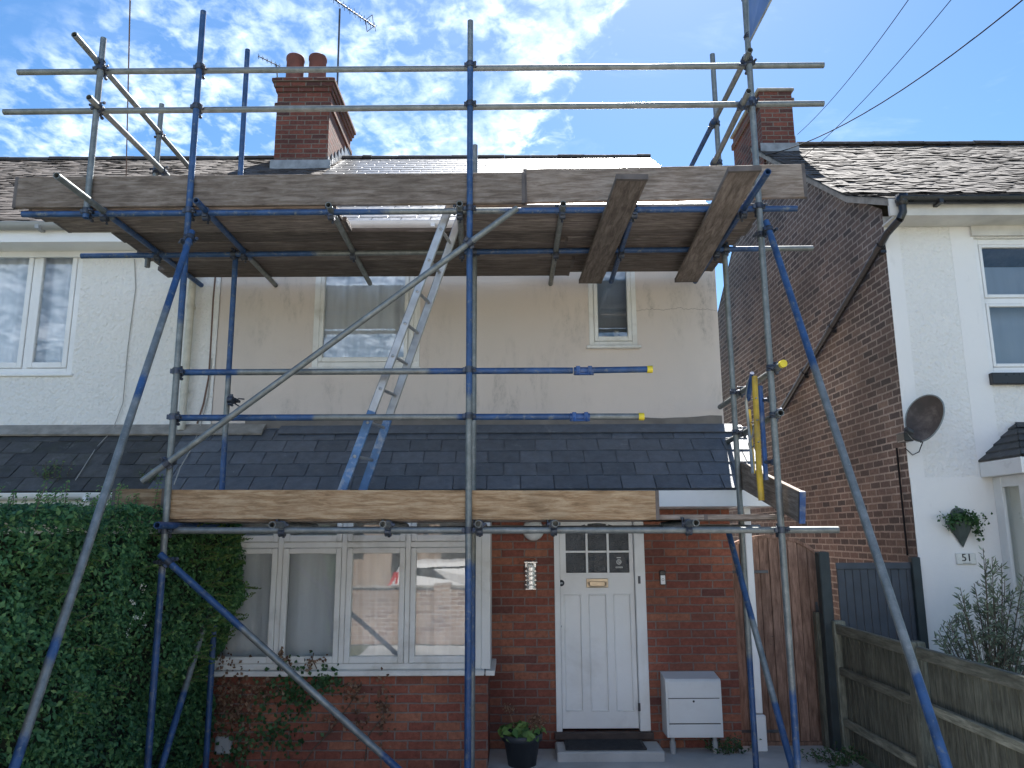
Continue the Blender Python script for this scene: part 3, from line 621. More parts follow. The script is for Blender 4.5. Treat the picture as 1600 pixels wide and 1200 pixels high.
b.box(-2.9, MR+.165, CE[0]+.026, FY-.002, CE[1]-.15, CE[1]-.135)
b.prism([(MR+.165, CE[0]+.0, CE[1]-.155), (MR+.165, FY, CE[1]-.155), (MR+.165, FY, CT[1]), (MR+.165, CE[0], CE[1])], None, (.025, 0, 0)); b.build('fascia', M['upvc'], mh)
gutter(-2.9, at(905, 765, CE[0]).x+.02, CE[0]-.05, CE[1]-.03, M['upvc'], mh)
# front door
dr = MB(); ft = .055
dr.box(dL, dL+ft, FY-.015, FY+.10, dB, dT, 0, .004); dr.box(dR-.10, dR, FY-.015, FY+.10, dB, dT, 0, .006); dr.box(dL+ft, dR-.10, FY-.013, FY+.10, dT-.06, dT, 0, .004)
dr.build('door_frame', M['doorpaint'], mh)
for pyh in (906, 1105):
    c = at(999, pyh, FY-.02); g = MB(); g.tube((c.x, FY-.018, c.z-.035), (c.x, FY-.018, c.z+.035), .007, 10); g.box(c.x-.012, c.x+.012, FY-.0175, FY-.0155, c.z-.035, c.z+.035); g.build('hinge', M['dark_metal'], mh)
L0, L1 = dL+ft+.004, dR-.104; Dz0, Dz1 = dB+.02, dT-.064; DY = FY+.025
def zpx(py): return at(930, py, DY).z
gl0, gl1 = at(884, 870, DY).x, at(983, 870, DY).x; gz0, gz1 = zpx(895), Dz1-.09
pz0, pz1 = zpx(1112), zpx(928)
px_ = [(at(a, 1000, DY).x, at(c_, 1000, DY).x) for a, c_ in ((882, 910), (921, 950), (960, 988))]
d = MB(); holes = [(gl0-L0, gl1-L0, gz0-Dz0, gz1-Dz0)]+[(a-L0, c_-L0, pz0-Dz0, pz1-Dz0) for a, c_ in px_]
d.wall(V((L0, DY, Dz0)), UX, UZ, L1-L0, Dz1-Dz0, holes, .012, NF)
for a, c_ in px_:
    d.face([(a, DY+.012, pz0), (c_, DY+.012, pz0), (c_, DY+.012, pz1), (a, DY+.012, pz1)])
    for (q0, q1, q2, q3) in ((a, a+.012, pz0, pz1), (c_-.012, c_, pz0, pz1), (a+.012, c_-.012, pz0, pz0+.012), (a+.012, c_-.012, pz1-.012, pz1)): d.box(q0, q1, DY-.006, DY+.013, q2, q3, 0, .004)
door = d.build('door', M['doorpaint'], mh)
g = MB(); g.face([(gl0, DY+.022, gz0), (gl1, DY+.022, gz0), (gl1, DY+.022, gz1), (gl0, DY+.022, gz1)]); sub(g, 'pane', M['obscure'], door)
g = MB()
for k in (1, 2): xx = gl0+(gl1-gl0)*k/3; g.box(xx-.011, xx+.011, DY-.003, DY+.02, gz0, gz1, 0, .003)
xs = [gl0, gl0+(gl1-gl0)/3-.011, gl0+(gl1-gl0)/3+.011, gl0+(gl1-gl0)*2/3-.011, gl0+(gl1-gl0)*2/3+.011, gl1]; zm = zpx(862)
for i in (0, 2, 4): g.box(xs[i], xs[i+1], DY-.002, DY+.02, zm-.010, zm+.010, 0, .003)
arc = [V((gl0, DY, gz1))]+[V((gl0+(gl1-gl0)*k/16, DY, gz1-.075*(1-math.sin(math.pi*k/16)))) for k in range(17)]+[V((gl1, DY, gz1))]
for k in range(1, 17): g.idx([arc[k], arc[k+1], V((arc[k+1].x, DY, gz1+.001)), V((arc[k].x, DY, gz1+.001))]+[q+V((0, .02, 0)) for q in (arc[k], arc[k+1], V((arc[k+1].x, DY, gz1+.001)), V((arc[k].x, DY, gz1+.001)))], [(0, 1, 2, 3), (0, 4, 5, 1)])
sub(g, 'glazing_bar', M['doorpaint'], door)
c = at(933, 911, DY); g = MB(); g.box(c.x-.105, c.x+.105, DY-.012, DY-.001, c.z-.042, c.z+.042, 0, .004)
g.box(c.x-.075, c.x+.075, DY-.022, DY-.012, c.z-.03, c.z+.018, 0, .004)
g.path([(c.x-.085, DY-.012, c.z+.01), (c.x-.08, DY-.035, c.z-.02), (c.x-.06, DY-.04, c.z-.034), (c.x+.06, DY-.04, c.z-.034), (c.x+.08, DY-.035, c.z-.02), (c.x+.085, DY-.012, c.z+.01)], .006); sub(g, 'letter_plate', M['brass'], door)
c = at(877, 911, DY); g = MB(); g.lathe((c.x, DY, c.z), [(.0, .03), (.012, .03), (.014, .016), (.026, .014), (.030, 0)], 20, 0, (0, -1, 0)); sub(g, 'lock', M['dark_metal'], door)
g = MB(); g.lathe((c.x, DY-.016, c.z), [(.0, .018), (.012, .017), (.013, 0)], 16, 0, (0, -1, 0)); sub(g, 'lock_face', M['chrome'], door)
c = at(875, 979, DY); g = MB(); g.lathe((c.x, DY, c.z), [(.0, .010), (.015, .009), (.018, 0)], 16, 0, (0, -1, 0)); sub(g, 'lock', M['chrome'], door)
c = at(967, 878, DY+.018); g = MB(); yy = DY+.0185
g.lathe((c.x, yy, c.z), [(.0, .002), (.024, .002), (.025, 0)], 24, 0, (0, -1, 0)); g.box(c.x-.034, c.x+.034, yy-.002, yy, c.z-.058, c.z-.044); g.box(c.x-.020, c.x+.020, yy-.002, yy, c.z+.036, c.z+.044)
s2 = sub(g, 'sticker', M['stickerwhite'], door)
g = MB(); g.path([V((c.x+.015*math.cos(k*.5), yy-.003, c.z+.015*math.sin(k*.5))) for k in range(14)], .0018, 5); g.path([(c.x-.010, yy-.003, c.z-.010), (c.x+.010, yy-.003, c.z+.010)], .0022, 5); g.path([(c.x-.007, yy-.003, c.z+.005), (c.x+.001, yy-.003, c.z-.003)], .002, 5)
for k in range(7): g.box(c.x-.03+k*.009, c.x-.025+k*.009, yy-.0035, yy-.002, c.z-.055, c.z-.047)
sub(g, 'sticker_print', M['ink'], door)
b = MB(); b.box(dL-.02, dR+.02, FY-.06, FY+.1, dB-.06, dB-.0, 0, .006); b.build('threshold', simple('dark_worn_timber', (.06, .045, .04), .8, 0, .4, 12, .004, 30), mh)
b = MB(); b.box(dL-.02, dR+.05, FY-.42, FY-.06, -.02, dB-.07, 0, .012); b.build('doorstep', M['concrete'], mh)
# rainwater pipe at right corner (white)
b = MB(); c = at(1172, 900, FY-.06).x
b.box(c-.035, c+.03, FY-.10, FY-.04, .32, 2.2, 0, .006); b.box(c-.055, c+.045, FY-.13, FY-.02, .0, .31, 0, .008); b.build('drainpipe', M['upvc'], mh)
# pipe between the two houses upstairs
b = MB(); p0, p1 = at(302, 432, FY-.08), at(283, 672, FY-.08); b.tube(p1, p0+V((0, 0, .5)), .036, 16, 0, .028)
for k in (.25, .8): q = p1.lerp(p0, k); b.tube(q-UZ*.02, q+UZ*.02, .041, 16); b.box(q.x-.02, q.x+.02, q.y+.03, FY, q.z-.015, q.z+.015)
b.build('drainpipe', simple('aged_cream_pipe', (.60, .58, .50), .6, 0, .12, 8, .001, 40, dirt=(.5, (.3, .29, .24))), mh)
# chimney
c0, c1 = at(427, 262, 10.4), at(511, 262, 10.4); cx0, cx1 = c0.x, c1.x; CYB = 11.85; ctop = at(465, 128, 10.4).z
ch = MB(); ch.box(cx0, cx1, 10.4, CYB, 6.8, ctop-.42)
def ring(z0, z1, e): ch.box(cx0-e, cx1+e, 10.4-e, CYB+e, z0, z1, 0, .008)
ring(ctop-.42, ctop-.35, .03); ring(ctop-.35, ctop-.17, .001); ring(ctop-.17, ctop-.10, .025); ring(ctop-.10, ctop-.03, .05); ring(ctop-.03, ctop+.03, .075)
chm = ch.build('chimney', M['brick_chimney'], mh)
g = MB(); g.box(cx0-.03, cx1+.03, 10.37, CYB+.03, ctop+.031, ctop+.06, 0, .02); sub(g, 'flaunching', M['fired'], chm)
for i, (px, yy) in enumerate(((461, 10.62), (496, 10.62), (478, 11.1), (507, 11.5), (470, 11.55))):
    p = at(px, 110, yy); zt = at(px, 90, yy).z if i < 2 else ctop+.32
    g = MB(); g.lathe((p.x, yy, ctop+.03), [(.135, 0), (.128, (zt-ctop-.03)*.85), (.138, (zt-ctop-.03)*.88), (.138, (zt-ctop-.03)*.97), (.130, zt-ctop-.03), (.105, zt-ctop-.03), (.10, (zt-ctop)*.5)], 24)
    sub(g, 'chimney_pot', M['terracotta'], chm)
g = MB(); zb = at(465, 262, 10.38).z; g.box(cx0-.05, cx1+.05, 10.385, 10.399, zb-.04, zb+.13, 0, .003)
for i in range(7):
    yy = 10.4+i*.2; zz_ = 7.18+(yy-10.4)*.70; g.box(cx1+.001, cx1+.014+(i % 2)*.002, yy, yy+.205, zz_-.1, zz_+.2)
sub(g, 'lead_flashing', M['lead'], chm)
# ================================================================== LEFT HOUSE
lh = thing('neighbour_house', 'white pebbledashed house left of the scaffold behind the tall hedge', 'house', (-6, 7.6, 0))
lw = (at(-40, 584, FY).x-1.2, at(112, 584, FY).x, at(60, 584, FY).z, at(60, 386, FY).z)
b = MB(); b.wall(V((-9.5, FY-.01, -.05)), UX, UZ, -3.0+9.5-.001, 5.15, [(lw[0]+9.5, lw[1]+9.5, lw[2]+.05, lw[3]+.05)], .09, NF); b.build('wall', M['dash'], lh)
b = MB(); b.face([(-9.5, 14.8, -.05), (-3.02, 14.8, -.05), (-3.02, 14.8, 5.1), (-9.5, 14.8, 5.1)]); b.face([(-9.5, FY, -.05), (-9.5, 14.8, -.05), (-9.5, 14.8, 5.1), (-9.5, FY, 5.1)])
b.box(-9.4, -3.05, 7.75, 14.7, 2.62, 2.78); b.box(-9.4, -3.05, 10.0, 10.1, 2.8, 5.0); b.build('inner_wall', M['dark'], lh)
window(lh, 'white plastic casement window with voile curtains', lw[0], lw[1], lw[2], lw[3], FY-.005, 3, .055, .07, 'upvc', 'glass_up', sill=(.02, .03, .03), splits=[at(47, 500, FY).x-.95, at(47, 500, FY).x], sash=.05)
curtain(lw[0], lw[1], lw[2]-.25, lw[3], FY+.13, 'white voile curtain in the left upstairs window', 'net_white', 7, .03, 4)
b = MB(); prof = [EAVE, RIDGE]; roof_tiles(b, -9.6, -2.63, prof, .165, .10, .009, .009, 1.6, wob=.006, seed=11); deck(b, -9.6, -2.63, prof)
b.face([(-9.6, RIDGE[0], RIDGE[1]-.02), (-2.63, RIDGE[0], RIDGE[1]-.02), (-2.63, 15.2, 5.05), (-9.6, 15.2, 5.05)]); rl = b.build('roof', M['clay'], lh)
b = MB(); ridge_tiles(b, -9.6, -2.2, RIDGE[0], RIDGE[1]+.015, .085, .33); sub(b, 'ridge_tile', M['concrete_tile'], rl)
b = MB(); b.box(-9.6, -3.02, EAVE[0]-.01, EAVE[0]+.02, EAVE[1]-.20, EAVE[1]-.02); b.box(-9.6, -3.02, EAVE[0]+.02, FY-.012, EAVE[1]-.2, EAVE[1]-.17); b.box(-9.6, -3.02, FY-.05, FY-.012, EAVE[1]-.26, EAVE[1]-.201); b.build('fascia', M['upvc'], lh)
gutter(-9.6, -3.0, EAVE[0]-.06, EAVE[1]-.03, M['greybox'], lh, .06)
b = MB(); xe = at(262, 720, 7.2).x-.004
roof_tiles(b, -9.5, xe, [CE, CT], .30, .195, .008, .003, 1.4, wob=.004, seed=21); deck(b, -9.5, xe, [CE, CT], .014); b.build('canopy_roof', M['slate_old'], lh)
b = MB(); b.obox(V(((-9.5-2.45)/2, FY, 2.995))-dd*.06+nn*.025, UX, dd, nn, (9.5-2.45)/2, .09, .010); b.build('mortar_flashing', M['fired'], lh)
b = MB(); b.box(-9.5, xe, CE[0]-.0, CE[0]+.025, CE[1]-.17, CE[1]-.012); b.build('fascia', M['upvc'], lh); gutter(-9.5, xe-.02, CE[0]-.06, CE[1]-.02, M['upvc'], lh, .055)
# ================================================================== RIGHT HOUSE
GX = 3.9; rh = thing('detached_house', 'house number 51 at right with white front and long dark brick side wall', 'house', (6, 7.6, 0))
rprof = [(7.30, 5.28), (8.2, 5.72), (9.2, 6.44), (11.3, 7.98)]
rw = (at(1534, 480, FY).x, 9.2, at(1560, 582, FY).z, at(1560, 372, FY).z)
RE = 12.0; zs_ = at(1480, 746, FY).z
b = MB(); b.wall(V((GX, FY, zs_)), UX, UZ, RE-GX, 5.2-zs_, [(rw[0]-GX, rw[1]-GX, rw[2]-zs_, rw[3]-zs_)], .09, NF); b.build('wall', M['dash'], rh)
pw = (at(1556, 860, FY).x+.30, 9.0, .9, 2.45)
b = MB(); b.wall(V((GX, FY-.012, -.05)), UX, UZ, RE-GX, zs_+.05, [(pw[0]-GX, pw[1]-GX, pw[2]+.05, pw[3]+.05)], .1, NF); b.face([(GX, FY-.012, zs_), (RE, FY-.012, zs_), (RE, FY, zs_), (GX, FY, zs_)])
# smooth margin strips beside the window and at the corner
b.box(GX+.001, GX+.15, FY-.004, FY-.0, zs_+.001, 5.1); b.box(rw[0]-.24, rw[0]-.001, FY-.004, FY-.0, zs_+.001, 5.1)
b.build('lower_wall', M['white_smooth'], rh)
b = MB(); q = [V((GX, FY, -.05)), V((GX, 15.2, -.05)), V((GX, 15.2, 5.2)), V((GX, 11.3, 7.9))]+[V((GX, y, z-.05)) for y, z in rprof[2:0:-1]]+[V((GX, FY, 5.28))]
b.face(q[::-1]); b.face([(GX, 15.2, -.05), (RE, 15.2, -.05), (RE, 15.2, 5.2), (GX, 15.2, 5.2)]); b.build('gable_wall', M['brick_gable'], rh)
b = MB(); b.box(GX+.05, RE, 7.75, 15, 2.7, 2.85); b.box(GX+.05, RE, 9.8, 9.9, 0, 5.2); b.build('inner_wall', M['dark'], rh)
b = MB(); roof_tiles(b, GX-.09, RE, rprof, .165, .10, .006, .012, 1.6, wob=.004, seed=31); deck(b, GX-.09, RE, rprof)
b.face([(GX, 11.3, 7.96), (RE, 11.3, 7.96), (RE, 15.4, 5.1), (GX, 15.4, 5.1)]); rr_ = b.build('roof', M['concrete_tile'], rh)
b = MB(); ridge_tiles(b, GX+.65, RE, 11.3, 8.02, .08, .4); sub(b, 'ridge_tile', M['concrete_tile'], rr_)
b = MB()
for (a, c_) in zip(rprof[:-1], rprof[1:]): b.prism([(GX-.085, a[0], a[1]-.012), (GX-.085, c_[0], c_[1]-.012), (GX-.085, c_[0], c_[1]-.09), (GX-.085, a[0], a[1]-.09)], None, (.08, 0, 0))
sub(b, 'verge', M['fired'], rr_)
b = MB(); b.box(GX-.08, RE, 7.29, 7.32, 5.08, 5.26); b.box(GX-.02, RE, 7.32, FY-.01, 5.08, 5.10); b.box(rw[0]-.03, RE, FY-.04, FY-.009, 4.97, 5.079); b.build('fascia', simple('dirty_white_board', (.62, .60, .56), .7, 0, .15, 4, .001), rh)
gutter(GX-.02, RE, 7.23, 5.235, M['black_plastic'], rh, .06, 1.0)
dp = MB(); a0, a1, a2, a3 = V((GX+.02, 7.23, 5.17)), V((GX-.01, 7.25, 5.02)), V((GX-.06, 7.62, 4.86)), at(1222, 640, X=GX-.05)
dp.path([a0, a0-UZ*.08, a1], .038, 12); dp.path([a1, V((GX-.05, 7.45, 4.95)), a2], .036, 12); dp.tube(a2, a3, .036, 14)
for k in (0, .42, .72): q = a2.lerp(a3, k); e = (a3-a2).normalized(); dp.tube(q-e*.05, q+e*.05, .044, 14); dp.box(q.x, GX, q.y-.03, q.y+.06, q.z-.06, q.z-.03)
dp.lathe(a0, [(.03, -.02), (.055, 0), (.06, .1), (.0, .1)], 16); dp.build('drainpipe', M['black_plastic'], rh)
window(rh, 'white sash-style window above a dark sill', rw[0], rw[1], rw[2], rw[3], FY+.03, 3, .06, .07, 'upvc', 'glass_up', rails=((at(1570, 470, FY+.03).z),), splits=[rw[0]+.75, rw[0]+1.5], sash=.03)
b = MB(); b.box(rw[0]-.02, rw[1], FY-.06, FY+.03, rw[2]-.13, rw[2]-.012, 0, .006); b.build('window_sill', M['black_plastic'], rh)
b = MB(); b.face([(rw[0], FY+.2, rw[2]), (rw[1], FY+.2, rw[2]), (rw[1], FY+.2, rw[3]-.25), (rw[0], FY+.2, rw[3]-.25)]); tag(b.build('window_back_sheet', M['blind']), 'pale blue blind behind the upper window of number 51', 'blind')
# ground floor porch canopy + window of number 51
pc = at(1530, 724, FY); px0 = pc.x; PY = 6.95; pz = pc.z
b = MB(); prof = [(PY, pz+.01), (FY, pz+.40)]; roof_tiles(b, px0+.40, RE, prof, .25, .16, .012, .004, 1.4, wob=.006, seed=41); deck(b, px0+.38, RE, prof)
# hipped left side of the canopy, in overlapping courses
nr = 5
for k in range(nr):
    a0, a1 = k/nr, min(1, (k+1.25)/nr); h = lambda u, yb: V((px0+.42*u, yb, pz+.01+.39*u))
    yA0, yA1 = PY+(FY-PY)*a0, PY+(FY-PY)*min(1, a1)
    b.idx([V((px0+.42*a0-.01, yA0, pz+.03+.39*a0)), V((px0+.42*a0-.01, FY, pz+.03+.39*a0)), V((px0+.42*a1, FY, pz+.015+.39*a1)), V((px0+.42*a1, yA1, pz+.015+.39*a1)), V((px0+.42*a0-.01, yA0, pz+.012+.39*a0)), V((px0+.42*a0-.01, FY, pz+.012+.39*a0))], [(0, 3, 2, 1), (4, 0, 1, 5)])
    b.idx([V((px0+.42*a0-.01, yA0-.01, pz+.03+.39*a0)), V((px0+.45, yA0-.01, pz+.03+.39*a0)), V((px0+.45, yA1, pz+.015+.39*a1)), V((px0+.42*a1, yA1, pz+.015+.39*a1))], [(0, 1, 2, 3)])
b.build('porch_roof', M['slate_old'], rh)
b = MB(); b.box(px0+.012, RE, PY+.01, PY+.035, pz-.14, pz+.004, 0, .003); b.box(px0-.008, px0+.0115, PY+.01, FY-.013, pz-.14, pz+.006, 0, .003); b.box(px0+.012, RE, PY+.036, FY-.013, pz-.139, pz-.12); b.build('fascia', M['upvc'], rh)
sx0 = px0+.10; b = MB()
b.box(sx0, sx0+.08, FY-.14, FY-.013, 0, pz-.141, 0, .006); b.box(sx0, sx0+.08, PY+.16, PY+.26, 0, pz-.141, 0, .006); b.box(sx0+.004, sx0+.076, PY+.261, FY-.141, 0, .75); b.box(sx0+.004, sx0+.076, PY+.261, FY-.141, pz-.24, pz-.141); b.build('bay_side', M['upvc'], rh)
b = MB(); b.face([(sx0+.03, FY-.141, .75), (sx0+.03, PY+.261, .75), (sx0+.03, PY+.261, pz-.24), (sx0+.03, FY-.141, pz-.24)]); b.build('side_pane', M['glass_up'], rh)
window(rh, 'white plastic ground floor window', sx0+.081, 9.0, .55, pz-.142, PY+.16, 3, .06, .07, 'upvc', 'glass_up', sash=.045)
# chimney of number 51
k0, k1 = at(1192, 240, 10.9), at(1244, 240, 10.9); zt = at(1215, 143, 10.9).z
ch = MB(); kx0 = GX-.03; kx1 = max(k1.x, kx0+.5)
ch.box(kx0, kx1, 10.9, 12.35, 7.3, zt-.25); ch.box(kx0-.0, kx1+.0, 10.9-.0, 12.35, zt-.25, zt-.001); ch.box(kx0-.03, kx1+.03, 10.87, 12.38, zt-.22, zt-.12, 0, .006)
chm2 = ch.build('chimney', M['brick_chimney'], rh)
g = MB(); g.box(kx0-.04, kx1+.04, 10.86, 12.39, zt-.001, zt+.05, 0, .015); sub(g, 'flaunching', M['fired'], chm2)
g = MB(); zb = 7.98-.4*.73; g.box(kx0-.04, kx1+.05, 10.885, 10.899, zb-.03, zb+.13, 0, .003); g.box(kx1+.001, kx1+.012, 10.9, 11.6, zb, zb+.25); sub(g, 'lead_flashing', M['lead'], chm2)
# number plate 51
pp = at(1510, 873, FY-.03); pb = MB(); pb.box(pp.x-.095, pp.x+.095, FY-.035, FY-.013, pp.z-.055, pp.z+.055, 0, .008)
for sx_ in (-1, 1): pb.lathe((pp.x+sx_*.08, FY-.036, pp.z), [(0, .004), (.006, .003), (.007, 0)], 10, 0, (0, -1, 0))
plate = tag(pb.build('number_plaque', simple('ceramic_plaque', (.7, .71, .68), .2, 0, .03)), 'white ceramic house number plaque reading 51', 'number sign')
def text_mesh(txt, size, loc, m, name, parent, ext=.003, rz=0):
    cu = bpy.data.curves.new(name, 'FONT'); cu.body = txt; cu.size = size; cu.extrude = ext; cu.align_x = 'CENTER'; cu.align_y = 'CENTER'
    to = bpy.data.objects.new(name, cu); C.objects.link(to); dg = bpy.context.evaluated_depsgraph_get(); me = bpy.data.meshes.new_from_object(to.evaluated_get(dg))
    bpy.data.objects.remove(to); me.transform(Matrix.Translation(V(loc)) @ Matrix.Rotation(rz, 4, 'Z') @ Matrix.Rotation(R(90), 4, 'X')); me.materials.clear(); me.materials.append(m)
    o = bpy.data.objects.new(name, me); C.objects.link(o); o.parent = parent; o.matrix_parent_inverse = Matrix.Translation(-V(parent.location)); return o
text_mesh('51', .10, (pp.x, FY-.037, pp.z+.008), M['ink'], 'number', plate)
g = MB(); g.box(pp.x-.04, pp.x+.04, FY-.038, FY-.0355, pp.z-.043, pp.z-.039); g.build('underline', M['ink'], plate)
# ================================================================== things on the walls
c = at(829, 899, FY); t = thing('wall_lantern', 'steel wall light with ribbed louvres beside the front door', 'wall light', (c.x, FY, c.z))
g = MB(); g.box(c.x-.055, c.x+.055, FY-.03, FY, c.z-.135, c.z+.14, 0, .006); g.box(c.x-.065, c.x+.065, FY-.10, FY-.0, c.z+.115, c.z+.135, 0, .006); g.build('housing', M['chrome'], t)
g = MB(); g.box(c.x-.035, c.x+.035, FY-.075, FY-.031, c.z-.12, c.z+.11, 0, .01); g.build('lamp_glass', M['frost'], t)
for k in range(5):
    g = MB(); zc = c.z-.12+k*.042; P = [V((c.x+.055*math.cos(a), FY-.035-.05*math.sin(a), 0)) for a in [math.pi*i/10 for i in range(11)]]
    g.idx([p+UZ*zc for p in P]+[p+UZ*(zc+.028) for p in P]+[V((c.x, FY-.03, zc+.014))], [(i, i+1, 12+i, 11+i) for i in range(10)]); g.build('louvre', M['chrome'], t)
c = at(833, 828, FY); t = thing('bulkhead_light', 'round opal globe light above the steel wall light', 'wall light', (c.x, FY, c.z))
g = MB(); g.lathe((c.x, FY, c.z), [(.075, 0), (.075, .02), (.09, .03), (.105, .06), (.095, .10), (.06, .13), (.0, .14)], 28, 0, (0, -1, 0)); g.build('globe', M['frost'], t)
g = MB(); g.lathe((c.x, FY, c.z), [(.095, 0), (.095, .018), (.0, .02)], 28, 0, (0, -1, 0)); g.build('base', M['greybox'], t)
c = at(1035, 903, FY); t = thing('video_doorbell', 'small black and white doorbell on the brick right of the door', 'doorbell', (c.x, FY, c.z))
g = MB(); g.box(c.x-.028, c.x+.028, FY-.022, FY, c.z-.065, c.z+.07, 0, .006); g.build('body', M['black_plastic'], t)
g = MB(); g.box(c.x-.022, c.x+.022, FY-.026, FY-.0221, c.z-.058, c.z+.025, 0, .0015); g.build('faceplate', M['upvc'], t)
g = MB(); g.lathe((c.x, FY-.026, c.z-.015), [(.013, 0), (.013, .003), (.009, .0032), (.008, .0)], 20, 0, (0, -1, 0)); g.build('button', M['greybox'], t)
# gas meter box
p0, p1 = at(1041, 1150, 7.42), at(1124, 1060, 7.40); mz0, mz1 = p0.z, p1.z
t = thing('meter_box', 'white plastic gas meter box standing on two legs right of the front door', 'meter box', ((p0.x+p1.x)/2, 7.5, 0))
g = MB(); x0, x1 = p0.x, p1.x
P = [V((0, FY-.002, mz0)), V((0, FY-.24, mz0)), V((0, FY-.24, mz1-.02)), V((0, FY-.22, mz1)), V((0, FY-.002, mz1+.03))]
g.prism([p+V((x0, 0, 0)) for p in P][::-1], None, (x1-x0, 0, 0)); g.build('body', M['meter'], t)
g = MB(); zl = at(1080, 1131, 7.36).z; zt2 = at(1080, 1091, 7.36).z
g.box(x0+.02, x1-.02, FY-.248, FY-.239, zl+.006, zt2-.004, 0, .002); g.box(x0+.02, x1-.02, FY-.246, FY-.239, mz0+.012, zl-.004, 0, .002); g.box(x0+.02, x1-.02, FY-.246, FY-.239, zt2+.003, mz1-.03, 0, .002); g.build('door', M['meter'], t)
g = MB(); c = at(1084, 1096, 7.35); g.lathe((c.x, FY-.248, c.z), [(0, .006), (.008, .005), (.01, 0)], 12, 0, (0, -1, 0)); g.build('lock', M['ink'], t)
g = MB()
for zq in (zl, zt2): g.box(x0+.02, x1-.02, FY-.2435, FY-.2385, zq-.005, zq+.004)
g.build('door_seam_shade', M['black_plastic'], t)  # black strips stand in for the shade in the door gaps
for xx in (x0+.06, x1-.06):
    g = MB(); g.tube((xx, FY-.16, 0), (xx, FY-.16, mz0), .02, 12); g.tube((xx, FY-.16, 0), (xx, FY-.16, .10), .028, 12); g.build('leg', M['greybox'], t)
c = at(351, 1163, BY); g = MB(); g.box(c.x-.07, c.x+.07, BY-.05, BY-.001, c.z-.07, c.z+.07, 0, .01); g.box(c.x-.06, c.x+.06, BY-.056, BY-.051, c.z-.06, c.z+.06, 0, .002); tag(g.build('junction_box', M['greybox']), 'square grey box on the brick under the bay window', 'box')
# door mat
a, c_ = at(882, 1200, Z=dB-.05), at(1012, 1175, Z=dB-.05); g = MB(); g.box(dL+.06, dR-.10, FY-.37, FY-.08, dB-.069, dB-.052, 0, .004)
for k in range(12): g.box(dL+.09, dR-.13, FY-.355+k*.023, FY-.345+k*.023, dB-.052, dB-.047)
tag(g.build('door_mat', M['rubber']), 'dark rubber mat on the step in front of the white door', 'door mat')
# plant pot with sedum
pt = at(816, 1200, 7.0); t = thing('potted_plant', 'dark grey pot with fleshy leaves and dried flower heads left of the door', 'potted plant', (pt.x, 7.12, 0))
pr = .17; ptz = at(816, 1150, 7.0).z
g = MB(); g.lathe((pt.x, 7.12, 0), [(.0, .0), (.12, 0), (.155, ptz-.06), (.175, ptz-.055), (.18, ptz), (.165, ptz), (.16, ptz-.05)], 32); g.build('pot', M['pot'], t)
g = MB(); g.lathe((pt.x, 7.12, 0), [(.0, ptz-.03), (.162, ptz-.045)], 24); g.build('soil', M['soil'], t)
P = []; Nn = []
for k in range(110):
    a = random.uniform(0, 6.28); r = random.uniform(.01, .2); P.append((pt.x+r*math.cos(a), 7.12+r*math.sin(a), ptz-.03+random.uniform(0, .10)*(1.2-r*3))); Nn.append((math.cos(a)*.6, math.sin(a)*.6-.4, .8))
leaf_mesh('leaves', P, Nn, rng.uniform(.06, .10, len(P)), M['bright_leaf'], t, .6)
for (dx, h) in ((-.11, .20), (.10, .10), (.15, .09), (.12, .13)):
    g = MB(); base = V((pt.x+dx*.4, 7.05, ptz-.05)); top = V((pt.x+dx, 7.0, ptz+h)); g.path([base, base.lerp(top, .5)+V((0, 0, .02)), top], .004, 6); g.build('stem', M['dry'], t)
    P = top+V((0, 0, .02)); pts = rng.normal(size=(120, 3))*[.028, .028, .018]+np.array(P); leaf_mesh('flower_head', pts, rng.normal(size=(120, 3)), .016, M['dry'], t, .8)
# wall planter at no. 51
wp = at(1507, 830, FY-.1); t = thing('wall_planter', 'cone-shaped grey green wall planter with trailing leaves above the number plaque', 'planter', (wp.x, FY-.01, wp.z))
g = MB(); tz, bz = at(1507, 815, FY-.08).z, at(1507, 856, FY-.05).z; hw = .135
for sgn in (0,):
    n = 10; top = [V((wp.x+hw*math.cos(math.pi+math.pi*i/n), FY-.02-.13*math.sin(math.pi*i/n), tz)) for i in range(n+1)]; ap = V((wp.x+.01, FY-.03, bz))
    g.idx(top+[ap], [(i, i+1, n+1) for i in range(n)][::-1], 0); g.idx(top, [tuple(range(n+1))]); g.idx([top[0], top[-1], ap], [(0, 1, 2)])
g.build('cone', M['planter'], t)
g = MB(); P = [V((wp.x+.075*math.cos(a), 0, tz+.06+.075*math.sin(a))) for a in [math.pi*i/10 for i in range(11)]]; P = [V((wp.x+.09, 0, tz-.02))]+P+[V((wp.x-.09, 0, tz-.02))]
g.prism([V((p.x, FY-.03, p.z)) for p in P], None, (0, .016, 0)); g.build('backplate', M['planter'], t)
P = rng.normal(size=(420, 3))*[.085, .04, .035]+np.array([wp.x, FY-.10, tz+.025]); P2 = rng.normal(size=(90, 3))*[.02, .02, .06]+np.array([wp.x+.13, FY-.10, tz-.07]); P3 = rng.normal(size=(40, 3))*[.02, .02, .03]+np.array([wp.x-.12, FY-.10, tz-.03])
P = np.concatenate([P, P2, P3]); leaf_mesh('leaves', P, rng.normal(size=(len(P), 3))+[0, -.8, .5], rng.uniform(.02, .042, len(P)), M['ivy'], t, .7)
